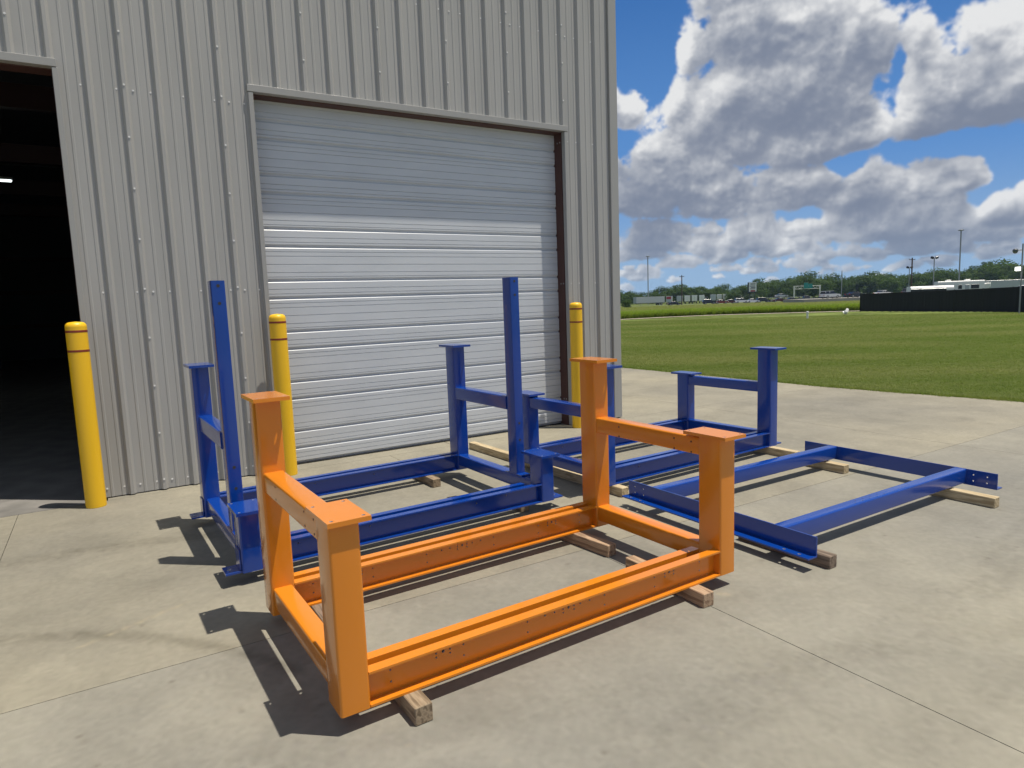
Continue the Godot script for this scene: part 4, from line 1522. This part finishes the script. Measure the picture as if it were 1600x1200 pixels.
func background() -> void:
	trees()
	fence()
	# traffic on the near carriageway
	var cars := [["sedan", "car_black", "black car near the dark utility pole at the left of the highway", 175.9, -165.5], ["suv", "car_navy", "dark car just left of the dark red car on the highway", 186.6, -159.0], ["sedan", "car_red", "dark red car left of the maroon car on the highway", 190.3, -156.8], ["sedan", "car_maroon", "maroon car right behind the white utility car on the highway", 192.9, -155.4], ["suv", "car_white", "white utility car, longest white one on the highway", 196.4, -153.0], ["sedan", "car_white", "low white car between the white utility car and the black one", 199.9, -150.9], ["suv", "car_navy", "black utility car right of the low white car on the highway", 203.1, -148.9], ["sedan", "car_maroon", "dark car below the loaded silver car on the highway", 207.8, -146.0], ["sedan", "car_black", "dark car right below the car carrier on the highway", 211.9, -143.4], ["pickup", "car_grey", "dark grey pickup left of the sign gantry's foot", 216.1, -140.9], ["pickup", "car_black", "large black pickup under the sign gantry", 220.9, -137.9], ["pickup", "car_black", "black pickup left of the slim grey pole", 225.6, -135.0], ["suv", "car_black", "black utility car right of the slim grey pole", 229.6, -132.6], ["sedan", "car_white", "white car at the end of the black fence", 233.6, -130.2]]
	for i in cars.size():
		var c: Array = cars[i]
		car(c[0], c[1], c[2], Vector3(c[3], 0, c[4]), ALONG + (PI if i % 4 == 3 else 0.0))
	# car carrier on the far carriageway
	var hl := thing("car_carrier", "long low car carrier trailer on the far side of the highway", "trailer", Vector3(228.6, terrain(228.6, -159.0) + 0.06, -159.0), ALONG)
	var s := mk()
	bx(s, Vector3(0, 1.55, 0), Vector3(20, 0.18, 2.5))
	part("deck", s, M.galv, hl)
	s = mk()
	bx(s, Vector3(0, 0.9, 0), Vector3(19, 0.12, 2.3))
	part("lower_deck", s, M.car_grey, hl)
	for x in [-9.0, -3.0, 3.0, 9.0]:
		for z in [-1.1, 1.1]:
			s = mk()
			bx(s, Vector3(x, 1.2, z), Vector3(0.15, 0.7, 0.12))
			part("stanchion", s, M.galv, hl)
	for x in [-6.0, -4.8, 6.5]:
		for z in [-1.0, 1.0]:
			wheel(hl, Vector3(x, 0.45, z), 0.45, 0.4)
	var lc := car("sedan", "silver", "silver car carried high on the car carrier", Vector3(227.7, 1.58, -159.5), ALONG)
	lc.set_meta("group", "vehicles on the highway")
	# box trailers parked beyond
	box_trailer("long grey box trailer, leftmost beside the building corner", Vector3(222.9, 0, -228.1), ALONG + PI + 0.42, "grey_box")
	var face := 0.74
	var tl := ["box trailer with a red panel, left of the dark utility pole", "grey box trailer directly behind the dark utility pole", "white doored box trailer right of the dark utility pole, first of the near row", "white doored box trailer, second of the near row after the utility pole", "white doored box trailer, third of the near row after the utility pole", "grey box trailer at the right end of the near row"]
	var tx := [[243.4, -235.3], [247.9, -232.7], [251.1, -230.7], [254.2, -228.9], [257.3, -227.0], [262.0, -224.0]]
	for i in tl.size():
		box_trailer(tl[i], Vector3(tx[i][0], 0, tx[i][1]), face, "silver" if i % 2 == 0 else "grey_box", 14.0, "white" if i in [2, 3, 4] else "silver", i == 0)
	for i in 8:
		var t := i / 7.0
		box_trailer("white box trailer, %s from the left in the far row" % ["first", "second", "third", "fourth", "fifth", "sixth", "seventh", "eighth"][i], Vector3(lerpf(294.0, 315.0, t), 0, lerpf(-257.0, -244.2, t)), face, "white", 13.0)
	# signs
	var bb := thing("roadside_billboard", "upright roadside billboard with white face above the highway traffic", "billboard", Vector3(282.8, terrain(282.8, -217.2), -217.2), -0.75)
	s = mk()
	bx(s, Vector3(0, 6.9, 0), Vector3(4.3, 5.2, 0.6), 0.03)
	part("cabinet", s, M.car_black, bb)
	s = mk()
	bx(s, Vector3(0.25, 7.1, 0.32), Vector3(3.6, 4.6, 0.06))
	part("face", s, M.white, bb)
	for e in [[8.6, 0.5, "car_grey"], [7.6, 0.35, "car_navy"], [6.9, 0.45, "car_grey"], [6.2, 0.3, "car_maroon"], [5.2, 0.7, "sign_red"]]:
		s = mk()
		bx(s, Vector3(0.25 + 0.2 * sin(e[0] * 3), e[0], 0.36), Vector3(2.6 + 0.4 * sin(e[0] * 7), e[1], 0.03))
		part("print_line", s, M[e[2]], bb)
	for x in [-1.2, 1.2]:
		s = mk()
		rod(s, Vector3(x, -0.3, 0), Vector3(x, 4.6, 0), 0.2, 8)
		part("leg", s, M.car_black, bb)
	var ga := thing("sign_gantry", "white truss gantry with a teal road sign over the highway", "gantry", Vector3(315.5, terrain(315.5, -208.8), -208.8), -0.55)
	for x in [-6.7, 6.7]:
		for z in [-0.5, 0.5]:
			s = mk()
			rod(s, Vector3(x, -0.3, z), Vector3(x, 6.9, z), 0.14, 8)
			part("leg", s, M.white, ga)
	for y in [5.3, 6.8]:
		for z in [-0.5, 0.5]:
			s = mk()
			rod(s, Vector3(-6.9, y, z), Vector3(6.9, y, z), 0.10, 6)
			part("chord", s, M.white, ga)
	for i in 10:
		s = mk()
		var x := -6.7 + i * 1.34
		rod(s, Vector3(x, 5.3 if i % 2 == 0 else 6.8, 0.5), Vector3(x + 1.34, 6.8 if i % 2 == 0 else 5.3, 0.5), 0.07, 6)
		part("brace", s, M.white, ga)
	for e in [[-0.9, 6.9, 2.2, 3.0], [1.4, 6.6, 2.2, 2.4]]:
		s = mk()
		bx(s, Vector3(e[0], e[1], 0.72), Vector3(e[2], e[3], 0.08), 0.02)
		part("sign_panel", s, M.teal, ga)
	# poles
	pole("light_mast", "very tall slim light mast at the left, beyond the long grey trailer", Vector3(245.0, 0, -252.1), 25.0, 0.26, "galv", 3)
	pole("light_mast", "very tall slim light mast above the campers at the right", Vector3(273.7, 0, -117.4), 24.2, 0.24, "galv", 3)
	pole("utility_pole", "dark wooden utility pole in front of the parked trailers", Vector3(170.9, 0, -156.9), 10.3, 0.17, "pole_wood", 1)
	pole("utility_pole", "dark wooden utility pole behind the left end of the black fence", Vector3(186.2, 0, -88.9), 10.9, 0.17, "pole_wood", 1)
	pole("street_pole", "slim grey pole between the two black vehicles", Vector3(217.5, 0, -128.3), 10.0, 0.13, "galv")
	pole("street_pole", "short slim pole just left of the wooden pole behind the fence", Vector3(196.0, 0, -94.7), 8.8, 0.10, "galv", 2)
	pole("floodlight_pole", "pole with twin floodlights behind the black fence", Vector3(170.0, 0, -75.4), 9.7, 0.11, "galv", 2)
	# campers, truck and lot behind the fence
	camper("low white trailer with a rounded roof just behind the black fence", Vector3(111.2, 0, -47.0), -0.83, 5.9, 2.55, true)
	camper("white fifth wheel camper with dark windows behind the black fence", Vector3(153.6, 0, -62.3), -0.83, 8.4, 3.75)
	box_trailer("plain grey box trailer right of the white camper", Vector3(197.0, 0, -71.5), -0.9, "silver", 13.0, "silver")
	car("pickup", "car_white", "white truck at the far right behind the black fence", Vector3(176.5, 0.5, -59.6), -0.95)
	var pad := struct("parking_lot")
	s = mk()
	bx(s, Vector3(161.0, terrain(161.0, -84.0) + 0.2, -84.0), Vector3(40.0, 1.6, 12.0), 0.0, Basis(Vector3.UP, ALONG))
	part("gravel_pad", s, M.gravel, pad)
	for e in [["sedan", "car_navy", "dark blue car behind the fence, left of the low white trailer", 156.5, -86.5], ["suv", "silver", "silver car behind the fence near its left end", 151.0, -89.5], ["sedan", "car_white", "white car behind the fence beside the silver one", 162.5, -83.0], ["suv", "car_grey", "grey car parked behind the fence by the wooden pole", 168.5, -79.5]]:
		var lot := car(e[0], e[1], e[2], Vector3(e[3], 0.0, e[4]), ALONG + 0.3)
		lot.position.y = terrain(161.0, -84.0) + 1.0
		lot.set_meta("group", "cars parked behind the black fence")
	# small things on the lawn
	var mk_o := thing("marker_post", "small white marker pipe standing in the lawn", "post", Vector3(43.15, -0.03, -21.45))
	s = mk()
	lathe(s, [Vector2(0.07, 0.0), Vector2(0.07, 0.40), Vector2(0.085, 0.40), Vector2(0.085, 0.50), Vector2(0.06, 0.53), Vector2(0.0, 0.54)], 14)
	part("pipe", s, M.white, mk_o)
	var bag := thing("plastic_bag", "crumpled white plastic bag lying on the lawn before the fence", "litter", Vector3(51.42, 0.0, -23.73))
	s = mk()
	var rr := RandomNumberGenerator.new()
	rr.seed = 8
	var pts: Array[Vector3] = []
	for i in 7:
		for k in 10:
			var t := PI * i / 6.0
			var a := TAU * k / 10.0
			var q := Vector3(sin(t) * cos(a) * 0.27, 0.13 - cos(t) * 0.15, sin(t) * sin(a) * 0.2) * rr.randf_range(0.7, 1.25)
			if k == 2 and i > 3:
				q += Vector3(0.12, 0.16, 0)
			pts.append(q)
	for i in 6:
		for k in 10:
			quad(s, pts[i * 10 + k], pts[i * 10 + (k + 1) % 10], pts[(i + 1) * 10 + (k + 1) % 10], pts[(i + 1) * 10 + k], Vector3(0, 0.13, 0))
	part("film", s, M.white, bag)
	# right end of the fence: camera pole, flood panel, gate frame and bin
	var dp := pole("camera_pole", "grey pole with a dome camera and a lit floodlight at the right edge", Vector3(51.3, 0, -11.72), 4.45, 0.045, "galv")
	s = mk()
	rod(s, Vector3(0.45, 4.05, 0), Vector3(0, 4.05, 0), 0.03, 6)
	part("arm", s, M.galv, dp)
	s = mk()
	lathe(s, [Vector2(0.0, 3.72), Vector2(0.10, 3.76), Vector2(0.15, 3.86), Vector2(0.16, 3.95), Vector2(0.12, 4.02), Vector2(0.0, 4.05)], 14, Vector3(0.38, 0.12, 0))
	part("dome_camera", s, M.car_grey, dp)
	s = mk()
	bx(s, Vector3(0.20, 2.85, -0.12), Vector3(0.36, 0.30, 0.12), 0.03)
	part("floodlight", s, M.car_grey, dp)
	s = mk()
	bx(s, Vector3(0.20, 2.85, -0.19), Vector3(0.30, 0.24, 0.02))
	part("lit_panel", s, M.lamp, dp)
	dp.rotation.y = 1.95
	var fl := OmniLight3D.new()
	fl.name = "floodlight_light"
	fl.light_energy = 0.15
	fl.light_color = Color(1.0, 0.95, 0.85)
	fl.light_size = 0.15
	fl.omni_range = 30.0
	fl.shadow_enabled = true
	fl.position = Vector3(0.20, 2.85, -0.35)
	dp.add_child(fl)
	var bin := thing("waste_bin", "teal lidded waste bin beside the fence at the right edge", "bin", Vector3(53.0, -0.02, -11.6))
	s = mk()
	sweep(s, rrect(0.55, 0.6, 0.06), Vector3(0, 0.02, 0), Vector3(0, 1.1, 0), Vector3.RIGHT)
	part("body", s, M.car_grey, bin)
	s = mk()
	bx(s, Vector3(0, 1.16, 0), Vector3(0.64, 0.1, 0.62), 0.03)
	part("lid", s, M.teal, bin)
	var gate := thing("gate_frame", "grey barred gate frame leaning on the black fence at the right", "gate", Vector3(54.15, 0.0, -13.9), -0.36 - PI / 2)
	for y in [0.06, 0.6, 1.14]:
		s = mk()
		bx(s, Vector3(0, y, 0), Vector3(0.62, 0.05, 0.05))
		part("rail", s, M.galv, gate)
	for x in [-0.3, 0.0, 0.3]:
		s = mk()
		bx(s, Vector3(x, 0.6, 0.004), Vector3(0.05, 1.12, 0.05))
		part("bar", s, M.galv, gate)
	# inside the open doorway
	for e in [[-1.75, 5.17, -12.0, "lit strip lamp hanging inside the dark doorway, lower one"], [-2.2, 5.85, -12.2, "lit strip lamp hanging inside the dark doorway, upper one"]]:
		var lp := thing("strip_lamp", e[3], "lamp", Vector3(e[0], e[1], e[2]), 0.1, "lamps inside the warehouse")
		s = mk()
		bx(s, Vector3(0, 0.06, 0), Vector3(1.1, 0.06, 0.2), 0.01)
		part("housing", s, M.galv, lp)
		s = mk()
		bx(s, Vector3(0, 0.01, 0), Vector3(1.05, 0.03, 0.16), 0.01)
		part("tube", s, M.lamp, lp)
		var al := OmniLight3D.new()
		al.name = "lamp_light"
		al.light_energy = 0.06
		al.light_color = Color(0.95, 1.0, 0.98)
		al.omni_range = 40.0
		al.light_size = 0.15
		al.shadow_enabled = true
		al.position = Vector3(0, -0.12, 0)
		lp.add_child(al)
	var rk := thing("storage_rack", "dim storage rack with a yellow beam deep inside the doorway", "rack", Vector3(-4.6, 0, -24.0))
	for x in [-1.4, 1.4]:
		for z in [-0.5, 0.5]:
			s = mk()
			bx(s, Vector3(x, 1.4, z), Vector3(0.09, 2.8, 0.09))
			part("upright", s, M.car_navy, rk)
	for y in [0.5, 1.5, 2.5]:
		s = mk()
		bx(s, Vector3(0, y, 0), Vector3(2.8, 0.12, 1.0))
		part("shelf", s, M.yellow if y > 1 else M.car_grey, rk)
	for e in [[-0.7, 0.9, 0.9, 0.7, "sign_red"], [0.6, 0.85, 1.0, 0.6, "car_grey"], [-0.4, 1.85, 1.2, 0.6, "wood_pale"]]:
		var cr := thing("stored_crate", "dim %s crate on the rack inside the doorway" % {"sign_red": "red", "car_grey": "grey", "wood_pale": "wooden"}[e[4]], "crate", Vector3(-4.6 + e[0], e[1] - 0.34 if e[1] < 1 else e[1] - 0.29, -24.0))
		s = mk()
		bx(s, Vector3(0, e[3] / 2, 0), Vector3(e[2], e[3], 0.8), 0.01)
		part("box", s, M[e[4]], cr)
